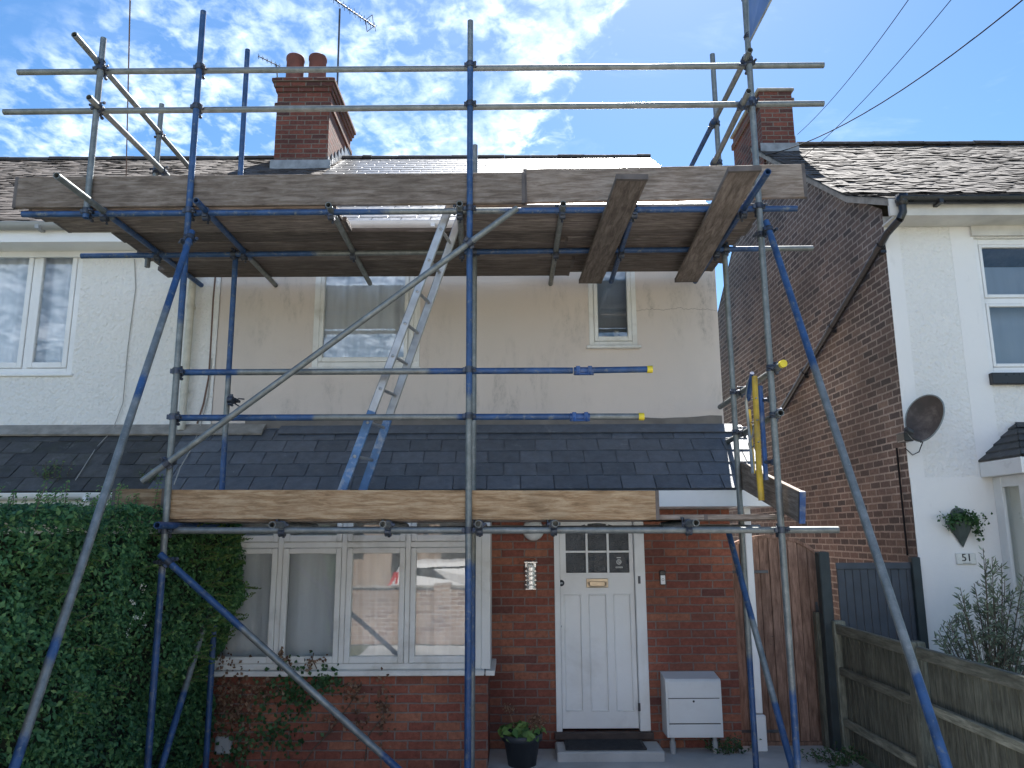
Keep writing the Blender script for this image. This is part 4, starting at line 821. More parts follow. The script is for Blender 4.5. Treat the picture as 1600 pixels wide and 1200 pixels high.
# satellite dish
dc = at(1449, 656, 7.25); t = thing('satellite_dish', 'dirty dark satellite dish bracketed to the corner of the white house', 'satellite dish', (GX, FY, dc.z-.1))
ax = V((-.86, -.42, .30)).normalized(); a_ = ax.cross(UZ).normalized(); b_ = a_.cross(ax); g = MB(); n = 40; rings = 7; P = []
for (sg) in (0, -.006):
    for r_ in range(rings+1):
        k = r_/rings
        for i in range(n):
            th = 2*math.pi*i/n; P.append(dc+a_*(.20*k*math.cos(th)*(1+.12*math.sin(th)))+b_*(.235*k*math.sin(th))+ax*(.05*k*k+sg))
m_ = (rings+1)*n; fs = []
for r_ in range(rings):
    for i in range(n):
        q = (r_*n+i, r_*n+(i+1) % n, (r_+1)*n+(i+1) % n, (r_+1)*n+i); fs.append(q); fs.append(tuple(m_+x for x in q[::-1]))
g.idx(P, fs, 0, True); g.build('reflector', M['dish'], t)
g = MB(); g.path([dc+a_*(.20*math.cos(2*math.pi*i/n)*(1+.12*math.sin(2*math.pi*i/n)))+b_*(.235*math.sin(2*math.pi*i/n))+ax*.047 for i in range(n+1)], .007, 8); g.build('rim', M['dish_rim'], t)
foot = at(1411, 680, FY-.05); g = MB(); lnb = dc+ax*.28-b_*.20
g.path([dc-b_*.235+ax*.04, dc-b_*.25+ax*.15, lnb], .010, 8); g.path([dc-ax*.02, dc-ax*.08-b_*.06, V((foot.x+.02, FY-.12, foot.z+.02)), V((foot.x, FY-.03, foot.z-.02))], .02, 10); g.build('arm', M['dark_metal'], t)
g = MB(); g.box(foot.x-.045, foot.x+.05, FY-.16, FY-.001, foot.z-.07, foot.z+.02, 0, .008); g.build('bracket', M['black_plastic'], t)
g = MB(); g.tube(lnb-ax*.01, lnb-ax*.09, .026, 14); g.build('receiver', M['dark_metal'], t)
g = MB(); g.path([dc-b_*.25+ax*.06, at(1442, 690, FY-.1), at(1436, 706, FY-.05), at(1426, 711, FY-.02), at(1414, 700, FY-.01)], .005, 6); g.build('cable', M['cable'], t)
# cables on walls
def wire(name, pts, r, m, label, cat='cable', par=None):
    grp = 'overhead wires crossing the sky' if cat == 'wire' else 'cables fixed to the house walls'
    g = MB(); g.path(pts, r, 6); o = g.build(name, m, par); return tag(o, label, cat, grp) if par is None else o
wire('wall_cable', [at(210, 405, FY-.02), at(212, 450, FY-.02), at(200, 540, FY-.02), at(192, 630, FY-.03), at(176, 672, FY-.04), at(150, 700, 7.35), at(118, 750, 6.9)], .0045, M['cable_grey'], 'thin grey cable running down the white pebbledash wall')
wire('wall_cable', [at(337, 425, FY-.012), at(333, 470, FY-.012), at(329, 545, FY-.012), at(326, 590, FY-.015), at(318, 630, FY-.02), at(308, 662, FY-.02)], .009, M['cable_brown'], 'brown cable clipped to the pink wall beside the cream drainpipe')
wire('wall_cable', [at(331, 560, FY-.014), at(325, 620, FY-.02), at(312, 670, FY-.03), at(300, 700, 7.35), at(282, 730, 7.0), at(272, 757, 6.8)], .006, M['cable_grey'], 'loose grey cable hanging over the left end of the slate canopy')
wire('wall_cable', [at(1401, 700, X=GX-.02), at(1405, 740, X=GX-.02), at(1411, 800, X=GX-.02), at(1418, 868, X=GX-.02)], .010, M['cable'], 'black cable running down the dark brick side wall')
sg_ = [V((xx, FY-.03, 0)) for xx in (0,)]
# overhead wires
def span(p, q, sag, n=14): return [p.lerp(q, i/n)-UZ*(sag*4*(i/n)*(1-i/n)) for i in range(n+1)]
pole = V((5.5, -16, 8.5))
wire('overhead_wire', span(at(1196, 243, 10.3), at(1640, -35, 5.0), .22), .0062, M['cable'], 'thickest black overhead wire crossing the right side of the sky', 'wire')
wire('overhead_wire', span(at(1250, 250, 10.2), at(1510, -30, 6.0), .1), .0042, M['cable'], 'middle thin overhead wire rising from the roof of number 51', 'wire')
wire('overhead_wire', span(at(1246, 210, 10.9), at(1440, -30, 6.0), .1), .0042, M['cable'], 'thin overhead wire rising from the right chimney, leftmost of three', 'wire')
wire('overhead_wire', span(at(197, 275, 8.4), at(204, -30, 5.0), .0), .006, M['cable_brown'], 'single near vertical wire over the left neighbour roof', 'wire')
# aerials
def aerial(mast_top, mast_bot, b0, b1, n, el, label, loop=True, r=.012):
    t = thing('tv_aerial', label, 'aerial', tuple(mast_bot)); g = MB(); g.path([mast_bot, mast_top], r, 8); g.build('mast', M['dark_metal'], t)
    g = MB(); g.tube(b0, b1, r*.8, 8); g.build('boom', M['dark_metal'], t); g = MB(); d_ = (b1-b0).normalized(); e = d_.cross(V((0, .3, 1))).normalized()
    e2 = d_.cross(e).normalized()
    for k in range(n): q = b0.lerp(b1, k/(n-1)); g.tube(q-e2*el, q+e2*el, .005, 6); g.tube(q-e*el*.5, q+e*el*.5, .004, 6)
    g.build('element', M['dark_metal'], t)
    if loop:
        g = MB(); q = b1-d_*.12
        for s_ in (-1, 1):
            g.tube(q+e2*el*1.3*s_+e*.08, q+e2*el*1.3*s_-e*.08, .006, 6)
            g.tube(q+e2*el*1.3+e*.08*s_, q-e2*el*1.3+e*.08*s_, .006, 6)
        g.build('reflector', M['dark_metal'], t)
mt = at(531, 14, 11.0); mb_ = at(526, 165, 11.0)
aerial(mt, mb_, at(512, -8, 10.6), at(586, 42, 11.4), 10, .09, 'tall television aerial on a mast fixed to the middle chimney', r=.016)
aerial(at(432, 101, 12.5), at(434, 130, 12.5), at(404, 88, 12.4), at(437, 104, 12.7), 6, .06, 'small television aerial just left of the middle chimney pots', False)
# ================================================================== net curtains, room things
curtain(bx0+.05, at(428, 900, BY).x, .85, 2.1, BY+.20, 'net curtain in the bay window light nearest the hedge', 'net', 8, .02, 1)
curtain(P4[0]+.03, P4[1]-.03, .85, 2.1, BY+.20, 'net curtain in the second bay window light from the hedge', 'net', 7, .018, 2)
curtain(P4[1]+.03, P4[2]-.03, .85, 2.1, BY+.20, 'net curtain in the third bay window light from the hedge', 'net', 9, .02, 3)
curtain(P4[2]+.03, bx1-.08, .85, 2.1, BY+.20, 'net curtain in the bay window light nearest the door', 'net', 9, .02, 5)
a, c_, e, f_ = up_win
curtain(a+.02, c_-.02, e-.2, f_, FY+.14, 'net curtain across the large upstairs window of the pink house', 'net', 10, .03, 6)
g = MB(); g.box(sm_win[0]+.05, sm_win[1]-.05, FY+.12, FY+.30, sm_win[2]+.03, sm_win[2]+.10, 0, .01); tag(g.build('window_ledge', M['upvc']), 'white inner ledge of the small upstairs window', 'ledge')
g = MB(); g.lathe((sm_win[1]-.18, FY+.2, sm_win[2]+.10), [(0, 0), (.03, 0), (.035, .03), (.022, .07), (.03, .10), (.02, .12), (0, .12)], 16); tag(g.build('vase', M['frost']), 'small white vase on the ledge of the small upstairs window', 'vase')
g = MB(); g.lathe((sm_win[0]+.18, FY+.2, sm_win[2]+.10), [(0, 0), (.03, 0), (.05, .02), (.055, .045), (0, .05)], 16); tag(g.build('pink_bowl', simple('pink_ceramic', (.6, .2, .28), .4)), 'pink bowl on the ledge of the small upstairs window', 'bowl')
g = MB(); g.face([(sm_win[0]+.01, FY+.34, sm_win[2]-.3), (sm_win[1]-.01, FY+.34, sm_win[2]-.3), (sm_win[1]-.01, FY+.34, sm_win[3]+.1), (sm_win[0]+.01, FY+.34, sm_win[3]+.1)]); tag(g.build('window_back_sheet', M['blind']), 'grey sheet added behind the small upstairs window of the pink house for reflected sky', 'blind')  # sheet stands in for the blue grey reflection in the glass
# ================================================================== SCAFFOLD
FS, FR, RS, RL = 5.70, 5.752, 6.70, 6.648; TR = .0242
sc = thing('scaffold', 'blue and grey tube scaffold standing in front of the pink house', 'scaffold', (-.4, 6.2, 0))
def stube(name, p0, p1, key='g', n=18, cap=None):
    g = MB(); g.tube(p0, p1, TR, n, 0, .0195); o = g.build(name, tm(key), sc)
    if cap:
        d = (V(p1)-V(p0)).normalized(); g = MB(); e = V(p1) if cap > 0 else V(p0); s_ = d*(1 if cap > 0 else -1)
        g.tube(e-s_*.035, e+s_*.006, TR+.004, 18); sub(g, 'end_cap', M['yellowcap'], o)
    return o
def coupler(part, p, da, q, db, m=None, swing=False, lever=0):
    """scaffold coupler holding tube a at p (direction da) to tube b at q (direction db)"""
    g = MB(); p, q = V(p), V(q); da, db = V(da).normalized(), V(db).normalized()
    j = (q-p); j = j.normalized() if j.length > 1e-4 else V((0, -1, 0))
    for (c, d) in ((p, da), (q, db)):
        g.tube(c-d*.024, c+d*.024, TR+.006, 16); g.tube(c-d*.020, c-d*.014, TR+.009, 16); g.tube(c+d*.014, c+d*.020, TR+.009, 16)
        s_ = d.cross(j).normalized()
        for sg in (-1, 1): g.obox(c+s_*sg*(TR+.012), s_, d, j, .013, .018, .010, 0, .003)
        bd = j; bc = c+s_*(TR+.018)
        g.tube(bc-bd*.045, bc+bd*.030, .0065, 8); g.tube(bc-bd*.045, bc-bd*.028, .013, 6); g.lathe(bc+bd*.03, [(0, 0), (.011, 0), (.011, .008), (0, .010)], 6, 0, bd)
    g.obox((p+q)/2, da, db if abs(da.dot(db)) < .9 else da.orthogonal(), j, .018, .018, max((q-p).length/2-TR, .004), 0, .002)
    if lever:
        a = p+V((lever*.03, -.02, 0)); g.path([a, a+V((lever*.04, -.03, .01)), a+V((lever*.09, -.03, .005))], .006, 6); g.path([a-UZ*.03, a+V((lever*.05, -.02, -.06)), a+V((lever*.10, -.02, -.05))], .006, 6)
    return sub(g, 'coupler', m or M['coupler'], part)
# front standards
AX, BX, CX = -2.54, -.335, 1.95
def sx_at(tops, Y): return at(*tops, Y=Y)
A = stube('standard', V((AX+.02, FS, .04)), at(318, 18, FS), 'b,.27g,.57b'); A0, A1 = V((AX+.02, FS, .04)), at(318, 18, FS)
B0, B1 = at(731, 1190, FS), at(735, 33, FS); B0 = B0-UZ*(B0.z-.04); B = stube('standard', B0, B1, 'b,.28g,.48b,.93g')
C0, C1 = at(1246, 1195, FS), at(1163, -12, FS); C0 = C0-UZ*(C0.z-.04); Cc = stube('standard', C0, C1, 'g,.05b,.13g')
F0, F1 = at(322, 1190, RS), at(387, 78, RS); F0 = F0-UZ*(F0.z-.04); Fs = stube('standard', F0, F1, 'b,.34b,.42g,.5b')
E0 = V((-.34, RS, .04)); E1 = V((-.338, RS, 5.55)); Es = stube('standard', E0, E1, 'g,.15b,.3g')
G0, G1 = at(1181, 1190, RS), at(1113, 85, RS); G0 = G0-UZ*(G0.z-.04); Gs = stube('standard', G0, G1, 'b,.14g')
D0, D1 = at(134, 341, FS), at(162, 60, FS); Ds = stube('standard', D0, D1, 'b,.03g')
H0, H1 = at(247, 285, 6.82), at(253, 163, 6.82); H0 = V((H1.x, 6.82, 4.40)); Hs = stube('standard', H0, H1, 'g')
for (o, p) in ((A, A0), (B, B0), (Cc, C0), (Fs, F0), (Es, E0), (Gs, G0)):
    g = MB(); g.box(p.x-.075, p.x+.075, p.y-.075, p.y+.075, .034, .040); g.tube((p.x, p.y, .03), (p.x, p.y, .12), .017, 10); sub(g, 'base_plate', M['galv'], o)
for p in (A0, B0, C0, F0, G0):
    g = MB(); g.box(p.x-.22, p.x+.22, p.y-.11, p.y+.11, .001, .033, 0, .004); tag(g.build('sole_board', M['board_new']), {A0.x: 'timber pad under the front post by the hedge', B0.x: 'timber pad under the middle front post', C0.x: 'timber pad under the front post by the brown gate', F0.x: 'timber pad under the rear post by the hedge', G0.x: 'timber pad under the rear post by the white pipe'}[p.x], 'wood pad', 'timber pads under the scaffold posts')
def onl(p0, p1, x=None, z=None):
    k = (x-p0.x)/(p1.x-p0.x) if x is not None else (z-p0.z)/(p1.z-p0.z); return p0+(p1-p0)*k
def rail(name, a, b, Y, key, cap=None, clamps=(), m=None):
    p, q = at(*a, Y=Y), at(*b, Y=Y); o = stube(name, p, q, key, cap=cap)
    for (s0, s1) in clamps:
        zc = onl(p, q, x=s0.x).z; sp = onl(s0, s1, z=zc); rp = onl(p, q, x=sp.x); coupler(o, rp, q-p, sp, s1-s0)
    return o, p, q
FRONT = ((A0, A1), (B0, B1), (C0, C1))
rail('guard_rail', (28, 113), (1287, 102), FR, 'g', None, FRONT+((D0, D1),))
rail('guard_rail', (6, 175), (1287, 162), FR, 'g', None, FRONT+((D0, D1),))
rail('ledger', (35, 335), (1245, 326), FR, 'b,.47g,.62b', None, FRONT+((D0, D1),))
rail('ledger', (127, 400), (1270, 388), RL, 'b,.32g,.50b,.93g', None, ((F0, F1), (E0, E1), (G0, G1)))
_, r1a, r1b = rail('guard_rail', (272, 582), (895, 579), FR, 'b,.16g,.64b', None, FRONT[:2])
_, r2a, r2b = rail('guard_rail', (267, 653), (890, 651), FR, 'b,.36g,.72b', None, FRONT[:2])
rail('guard_rail', (900, 579), (1018, 577), FR, 'b', 1); rail('guard_rail', (895, 651), (1005, 651), FR, 'g', 1)
for (px, py) in ((912, 580), (906, 652)):
    c = at(px, py, FR); g = MB(); g.tube(c-UX*.075, c+UX*.075, TR+.007, 18); g.box(c.x-.07, c.x+.07, c.y-.045, c.y-.02, c.z-.035, c.z-.022, 0, .003)
    for k in (-1, 1): g.tube((c.x+k*.045, c.y-.05, c.z-.036), (c.x+k*.045, c.y-.01, c.z+.034), .008, 8); g.obox((c.x+k*.045, c.y-.035, c.z), UX, UY, UZ, .016, .006, .034, 0, .003)
    g.build('sleeve_coupler', M['blue_paint'], sc)
lo, l0, l1 = rail('ledger', (256, 829), (1310, 828), FR, 'g', None, FRONT)
stube('ledger', V((-2.75, RL, 1.99)), V((2.1, RL, 1.99)), 'g')
# transoms of the upper lift
TZ = 4.478
def transom(a, b, key, z=TZ, couple=True, lz=4.43):
    p, q = at(*a, Z=z), at(*b, Z=z); o = stube('transom', p, q, key)
    for Y in (FR, RL):
        if min(p.y, q.y) < Y < max(p.y, q.y) and couple: rp = p+(q-p)*((Y-p.y)/(q.y-p.y)); coupler(o, rp, q-p, V((rp.x, Y, lz)), UX)
    return p, q
transom((88, 274), (315, 446), 'g,.3b,.55b'); transom((306, 313), (432, 447), 'b,.6g'); transom((513, 320), (578, 443), 'g')
transom((880, 318), (860, 445), 'g'); transom((992, 322), (955, 440), 'b'); transom((1200, 268), (1086, 440), 'b,.3b'); transom((718, 318), (722, 402), 'g')
# transoms of the lower lift, their open ends face the street
for (px, yend) in ((425, 6.72), (598, 6.72), (747, 6.72), (868, 6.75), (1088, 6.75)):
    p = at(px, 820, 5.5); o = stube('transom', V((p.x, 5.5, 2.018)), V((p.x, yend, 2.018)), 'g'); coupler(o, V((p.x, FR, 2.018)), UY, V((p.x, FR, 1.965)), UX)
p = at(1225, 823, 5.6); stube('transom', V((AX+.06, 5.45, 2.018)), V((AX+.06, 7.0, 2.018)), 'b')
# end guard rails
def endrail(a, b, z, key, posts, cap=None):
    p, q = at(*a, Z=z), at(*b, Z=z); o = stube('guard_rail', p, q, key, cap=cap)
    for (s0, s1) in posts:
        s = onl(s0, s1, z=z); k = (s.y-p.y)/(q.y-p.y); rp = p+(q-p)*k; coupler(o, rp, q-p, s, s1-s0)
endrail((116, 54), (296, 262), 5.76, 'g,.75g', ((D0, D1), (H0, H1))); endrail((139, 152), (262, 275), 5.36, 'g', ((D0, D1), (H0, H1)))
endrail((1172, 78), (1080, 260), 5.76, 'g,.5b', ((C0, C1), (G0, G1))); endrail((1170, 142), (1112, 262), 5.36, 'g', ((C0, C1), (G0, G1)))
endrail((1224, 568), (1125, 636), 3.17, 'g', ((C0, C1), (G0, G1)), -1); endrail((1220, 645), (1137, 690), 2.81, 'g', ((C0, C1), (G0, G1)))
# braces and rakers
BYY = FS-.052
p, q = at(222, 752, BYY), at(808, 325, BYY); o = stube('brace', p, q, 'g'); d_ = q-p
for (s0, s1), px_z in (((A0, A1), at(262, 722, FS).z), ((B0, B1), at(735, 378, FS).z)):
    s = onl(s0, s1, z=px_z); coupler(o, onl(p, q, x=s.x), d_, s, s1-s0)
p, q = at(250, 866, BYY), at(640, 1218, BYY); q = p+(q-p)*1.28; o = stube('brace', p, q, 'b,.27g,.7b'); coupler(o, p+(q-p)*.03, q-p, onl(A0, A1, z=(p+(q-p)*.03).z), A1-A0)
p, q = at(300, 362, FS-.06), at(22, 1200, 3.85); q = p+(q-p)*1.27; o = stube('raker', p, q, 'b,.18g,.30b,.34g,.66b,.685g,.76b'); coupler(o, p+(q-p)*.015, q-p, onl(A0, A1, z=(p+(q-p)*.015).z), A1-A0); RK1 = q
p, q = at(1197, 346, FS-.06), at(1480, 1200, 3.85); q = p+(q-p)*1.27; o = stube('raker', p, q, 'b,.30g,.70b'); coupler(o, p+(q-p)*.02, q-p, onl(C0, C1, z=(p+(q-p)*.02).z), C1-C0); RK2 = q
p, q = at(331, 935, 6.62), at(252, 1200, 5.9); p = p-(q-p)*.5; o = stube('brace', p, q+(q-p)*.1, 'b,.32g,.66b')
p, q = at(1140, 838, 6.62), at(1238, 1200, 5.82); o = stube('brace', p-(q-p)*.03, q+(q-p)*.06, 'b,.40g,.72b')
c = at(362, 625, RS-.04); coupler(Fs, V((c.x-.005, RS, c.z)), UZ, V((c.x-.005, RS-.052, c.z)), UX, lever=1)
# scaffold boards
ords = ['first', 'second', 'third', 'fourth', 'fifth', 'sixth', 'seventh', 'eighth']
def board(c, ax, ay, az, L_, label, m='board_under', bands=True, W=.225, T=.038, name='scaffold_board', group='scaffold boards on the tube frame'):
    t = thing(name, label, 'scaffold board', tuple(c), group); g = MB(); g.obox(V(c), ax, ay, az, L_/2, W/2, T/2, 0, .003)
    # UV along the board
    o = g.build('plank', M[m], t)
    uvl = o.data.uv_layers[0].data; me = o.data
    for poly in me.polygons:
        for li in poly.loop_indices:
            v = me.vertices[me.loops[li].vertex_index].co-V(c); uvl[li].uv = (v.dot(ax), v.dot(ay)+v.dot(az)*1.3)
    if bands:
        for s_ in (-1, 1):
            g = MB(); e = V(c)+ax*(s_*(L_/2-.012)); g.obox(e, ax, ay, az, .0135, W/2+.0015, T/2+.0015, 0, .001); g.build('end_band', M['band_steel'], t)
    return t
zb = 4.503; pit = .2345; y_0 = 5.775+.1125
gaps = [0, 0, 0, 0, .018, .018, .018]
for k in range(7):
    yc = y_0+pit*k+gaps[k]*.6
    xl = (-3.86, -3.80, -3.44, -3.42, -3.45, -3.40, -3.47)[k]
    xr = (-1.40, -1.37, .42, .50, .45, .60, .58)[k]
    z = zb+.019
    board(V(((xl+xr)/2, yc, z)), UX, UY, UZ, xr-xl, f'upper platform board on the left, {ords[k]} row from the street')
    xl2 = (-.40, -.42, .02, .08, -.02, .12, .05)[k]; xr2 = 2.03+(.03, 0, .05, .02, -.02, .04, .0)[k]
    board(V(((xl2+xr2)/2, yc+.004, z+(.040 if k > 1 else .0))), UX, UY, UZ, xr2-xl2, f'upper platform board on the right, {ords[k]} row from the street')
# toe boards of the upper lift (stood on edge just behind the posts)
def edge_board(a0, a1, b0, b1, Y, label, m, L_=None):
    p0, p1 = at(*a0, Y=Y), at(*a1, Y=Y); q0, q1 = at(*b0, Y=Y), at(*b1, Y=Y); c = (p0+p1+q0+q1)/4; ax = ((p1+q1)-(p0+q0)).normalized(); az = UY.cross(ax)*-1
    return board(c, ax, az, UY, (((p1+q1)-(p0+q0))/2).length, label, m, W=((p0+p1)-(q0+q1)).length/2)
edge_board((24, 279), (820, 270), (24, 325), (820, 319), FS+.047, 'long grey toe board on edge along the left of the upper platform', 'board')
edge_board((818, 266), (1258, 258), (818, 318), (1258, 309), FS+.090, 'weathered toe board on edge along the right of the upper platform', 'board')
# cross planks at the right end of the upper lift
def cross(a, b, label, z, w_=.225):
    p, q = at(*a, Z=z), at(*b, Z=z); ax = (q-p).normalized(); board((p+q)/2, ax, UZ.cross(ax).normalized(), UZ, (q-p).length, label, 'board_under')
cross((988, 276), (922, 440), 'plank laid street to house under the upper platform near the small window', 4.42)
cross((1164, 263), (1072, 438), 'plank laid street to house under the right end of the upper platform', 4.42)
# lower lift boards
LZ = 2.045
for k in range(4):
    yc = 5.80+.12+k*.230
    board(V((-.70, yc, LZ+.019)), UX, UY, UZ, 4.3, f'lower platform board, {ords[k]} row from the street, left run', 'board')
    board(V((1.52, yc+.003, LZ+.019)), UX, UY, UZ, .0+1.0, f'lower platform board, {ords[k]} row from the street, right run by the gate', 'board')
pA = at(262, 765, FS+.047)
edge_board((262, 765), (1029, 767), (262, 811), (1029, 812), FS+.047, 'long light brown toe board on edge along the lower platform', 'board_new')
edge_board((176, 764), (258, 764), (176, 812), (258, 812), FS+.20, 'short light brown toe board poking out over the hedge', 'board_new')
p0, p1 = at(1254, 769, 5.46), at(1252, 821, 5.46); q0 = at(1158, 722, 6.75)
ax = (q0-p0).normalized(); az = UX.cross(ax)*-1
tb = board((p0+q0)/2-az*(-.11 if az.z < 0 else .11), ax, az, UX, (q0-p0).length, 'toe board closing the right end of the lower platform with a blue painted end', 'board')
g = MB(); e = (p0)-az*(-.11 if az.z < 0 else .11)-ax*.002; g.obox(e, ax, az, UX, .006, .1135, .021, 0, .001); g.build('painted_end', M['blue_paint'], tb)
# ladder
t = thing('ladder', 'aluminium pole ladder with blue lower ends leaning up through the upper platform', 'ladder', (-1.35, 6.0, 2.09))
fa, fb = at(537, 760, 5.87), at(705, 316, 5.87); ba, bb = at(569, 760, 6.17), at(722, 330, 6.17)
def ext(a, b): d = (b-a); k0 = (2.09-a.z)/d.z; k1 = (4.80-a.z)/d.z; return a+d*k0, a+d*k1
fa, fb = ext(fa, fb); ba, bb = ext(ba, bb)
for (p, q) in ((fa, fb), (ba, bb)):
    g = MB(); d_ = (q-p).normalized(); side = UY.cross(d_).normalized(); g.obox((p+q)/2, d_, UY, side, (q-p).length/2, .015, .032, 0, .006); o = g.build('stile', M['alu'], t)
    g = MB(); c = p+d_*.42; g.obox(c, d_, UY, side, .42, .0162, .0332, 0, .004); g.build('painted_stile', simple('light_blue_paint', (.06, .15, .31), .45, 0, .25, 14, .0008, 60, dirt=(.7, (.45, .46, .46))), t)
for k in range(10):
    z = 2.27+k*.262; p = onl(fa, fb, z=z); q = onl(ba, bb, z=z); g = MB(); g.tube(p-UY*.02, q+UY*.02, .013, 12); g.lathe(p-UY*.018, [(0, .006), (.010, .004), (.012, 0)], 10, 0, (0, -1, 0)); g.build('rung', M['alu'], t)
# safety gate at right end
t = thing('ladder_safety_gate', 'yellow and blue safety gate clamped to the right front post', 'safety gate', (1.9, 5.85, 2.5))
def vt(a, b, Y, r, m, name, Y2=None): g = MB(); g.tube(at(*a, Y=Y), at(*b, Y=Y2 or Y), r, 12); return g.build(name, M[m], t)
vt((1179, 588), (1186, 735), 6.0, .022, 'yellow', 'gate_tube'); vt((1170, 640), (1177, 740), 6.25, .017, 'yellow', 'gate_tube'); vt((1186, 735), (1190, 782), 5.95, .024, 'yellow', 'gate_foot')
vt((1188, 603), (1197, 750), 5.85, .018, 'blue_paint', 'hinge_post'); vt((1175, 583), (1169, 625), 6.0, .018, 'blue_paint', 'gate_top', 6.2)
g = MB(); g.path([at(1176, 582, 6.02), at(1168, 600, 6.15), at(1166, 630, 6.2), at(1172, 690, 6.2), at(1176, 740, 6.1)], .012, 8)
for (a, b) in (((1172, 625), (1182, 622)), ((1174, 660), (1184, 656)), ((1174, 700), (1186, 690))): g.tube(at(*a, Y=6.2), at(*b, Y=5.95), .006, 8)
g.path([at(1180, 660, 6.0), at(1176, 680, 6.05), at(1170, 694, 6.1), at(1172, 700, 6.1)], .008, 8); g.build('gate_mesh', M['galv'], t)
for (a, b) in (((1193, 625), (1206, 624)), ((1196, 722), (1212, 722))): g = MB(); p, q = at(*a, Y=5.84), at(*b, Y=5.74); g.tube(p, q, .014, 10); g.tube(q-UZ*.022, q+UZ*.022, .034, 14); g.build('clamp', M['coupler'], t)
# hanging sign on the right front post
t = thing('sign_board', 'blue rectangular sheet sign tied high on the right front post', 'sign', (1.98, 5.5, 5.9))
q = [at(1172, 64, 5.62), at(1210, -10, 5.15), at(1212, -110, 5.0), at(1168, -60, 5.64)]
nrm = (q[1]-q[0]).cross(q[3]-q[0]).normalized(); g = MB(); g.idx([p for p in q]+[p+nrm*.004 for p in q], [(0, 1, 2, 3), (7, 6, 5, 4), (0, 4, 5, 1), (1, 5, 6, 2), (2, 6, 7, 3), (3, 7, 4, 0)]); g.build('panel', M['sign'], t)
g = MB(); g.path(q+[q[0]], .009, 8); g.build('frame', M['galv'], t)
for k in (.12, .6): p = q[0].lerp(q[3], k); g = MB(); s = onl(C0, C1, z=p.z); g.path([p, p+V((-.02, .02, 0)), s+V((-.03, 0, 0)), s+V((-.01, .03, 0))], .005, 6); g.tube(s-UZ*.015, s+UZ*.015, TR+.005, 14); g.build('fixing', M['coupler'], t)
# ================================================================== GATE, FENCES
gy = 7.72; ga, gb = MR+.02, at(1286, 1000, gy).x; gz1 = at(1222, 838, gy).z; gz0_ = at(1222, 885, gy).z
t = thing('garden_gate', 'tall brown arched wooden gate between the two houses', 'gate', ((ga+gb)/2, gy, 0)); nb = 9; g = MB()
def arch(x): k = (x-ga)/(gb-ga); return gz0_+(gz1-gz0_)*math.sqrt(max(0, 1-((k-.45)/.60)**2))
for i in range(nb):
    a = ga+(gb-ga)*i/nb+.003; c = ga+(gb-ga)*(i+1)/nb-.003; st = [a+(c-a)*k/4 for k in range(5)][::1]; yy = gy+random.uniform(-.003, .003)
    g.prism([V((a, yy, .012))]+[V((x, yy, arch(x))) for x in st]+[V((c, yy, .012))], None, (0, .022, 0))
g.prism([V((ga+.004, gy+.024, .0))]+[V((x, gy+.024, arch(x)-.01)) for x in [ga+.004+(gb-ga-.008)*k/30 for k in range(31)]]+[V((gb-.004, gy+.024, .0))], None, (0, .01, 0)); g.box(ga-.02, gb+.1, gy-.03, gy+.06, -.01, .03); g.build('plank', M['gatewood'], t)  # backing and base strip added to stop sunlight showing through the plank gaps
g = MB(); rail_pts = [V((x, gy-.012, arch(x)-.005)) for x in [ga+(gb-ga)*k/24 for k in range(25)]]
for a, c in zip(rail_pts[:-1], rail_pts[1:]): g.idx([a+UZ*.02, c+UZ*.02, c-UZ*.012, a-UZ*.012]+[p+V((0, .05, 0)) for p in (a+UZ*.02, c+UZ*.02, c-UZ*.012, a-UZ*.012)], [(0, 3, 2, 1), (0, 1, 5, 4), (3, 7, 6, 2)])
g.build('arch_trim', M['gatewood'], t)
for z in (at(1190, 893, gy).z, at(1200, 1142, gy).z): g = MB(); g.box(ga+.0, ga+.36, gy-.008, gy-.003, z-.016, z+.012, 0, .002); g.build('hinge', M['dark_metal'], t)
c = at(1276, 952, gy); g = MB(); g.box(c.x-.012, c.x+.012, gy-.01, gy-.003, c.z-.07, c.z+.07, 0, .003); g.path([(c.x, gy-.01, c.z+.04), (c.x, gy-.04, c.z+.02), (c.x, gy-.04, c.z-.02), (c.x, gy-.01, c.z-.04)], .006, 6); g.build('handle', M['dark_metal'], t)
# blue-grey panel fence between gate and no. 51
fy = 7.56; fa_, fb_ = at(1300, 900, fy).x, GX-.02; fz = at(1360, 879, fy).z
t = thing('panel_fence', 'blue grey painted vertical board panel beside the arched gate', 'fence', ((fa_+fb_)/2, fy, 0))
g = MB(); nb = 10
for i in range(nb): a = fa_+.05+(fb_-fa_-.1)*i/nb; g.box(a+.002, a+(fb_-fa_-.1)/nb-.002, fy, fy+.02, .06, fz-.02, 0, .003)
g.build('board_panel', M['bluegrey'], t); g = MB(); g.box(fa_+.04, fb_-.04, fy-.015, fy-.001, fz-.06, fz, 0, .003); g.build('rail', M['bluegrey'], t); g = MB(); g.box(fa_+.04, fb_-.04, fy-.015, fy-.001, .5, .56, 0, .003); g.build('rail', M['bluegrey'], t)
xq = at(1287, 900, fy-.05).x; g = MB(); g.box(xq-.045, xq+.055, fy-.09, fy+.02, 0, at(1287, 862, fy).z, 0, .008); g.build('post', M['greenpost'], t); g = MB(); g.box(fb_-.08, fb_, fy-.05, fy+.03, 0, fz+.05, 0, .006); g.build('post', M['greenpost'], t)
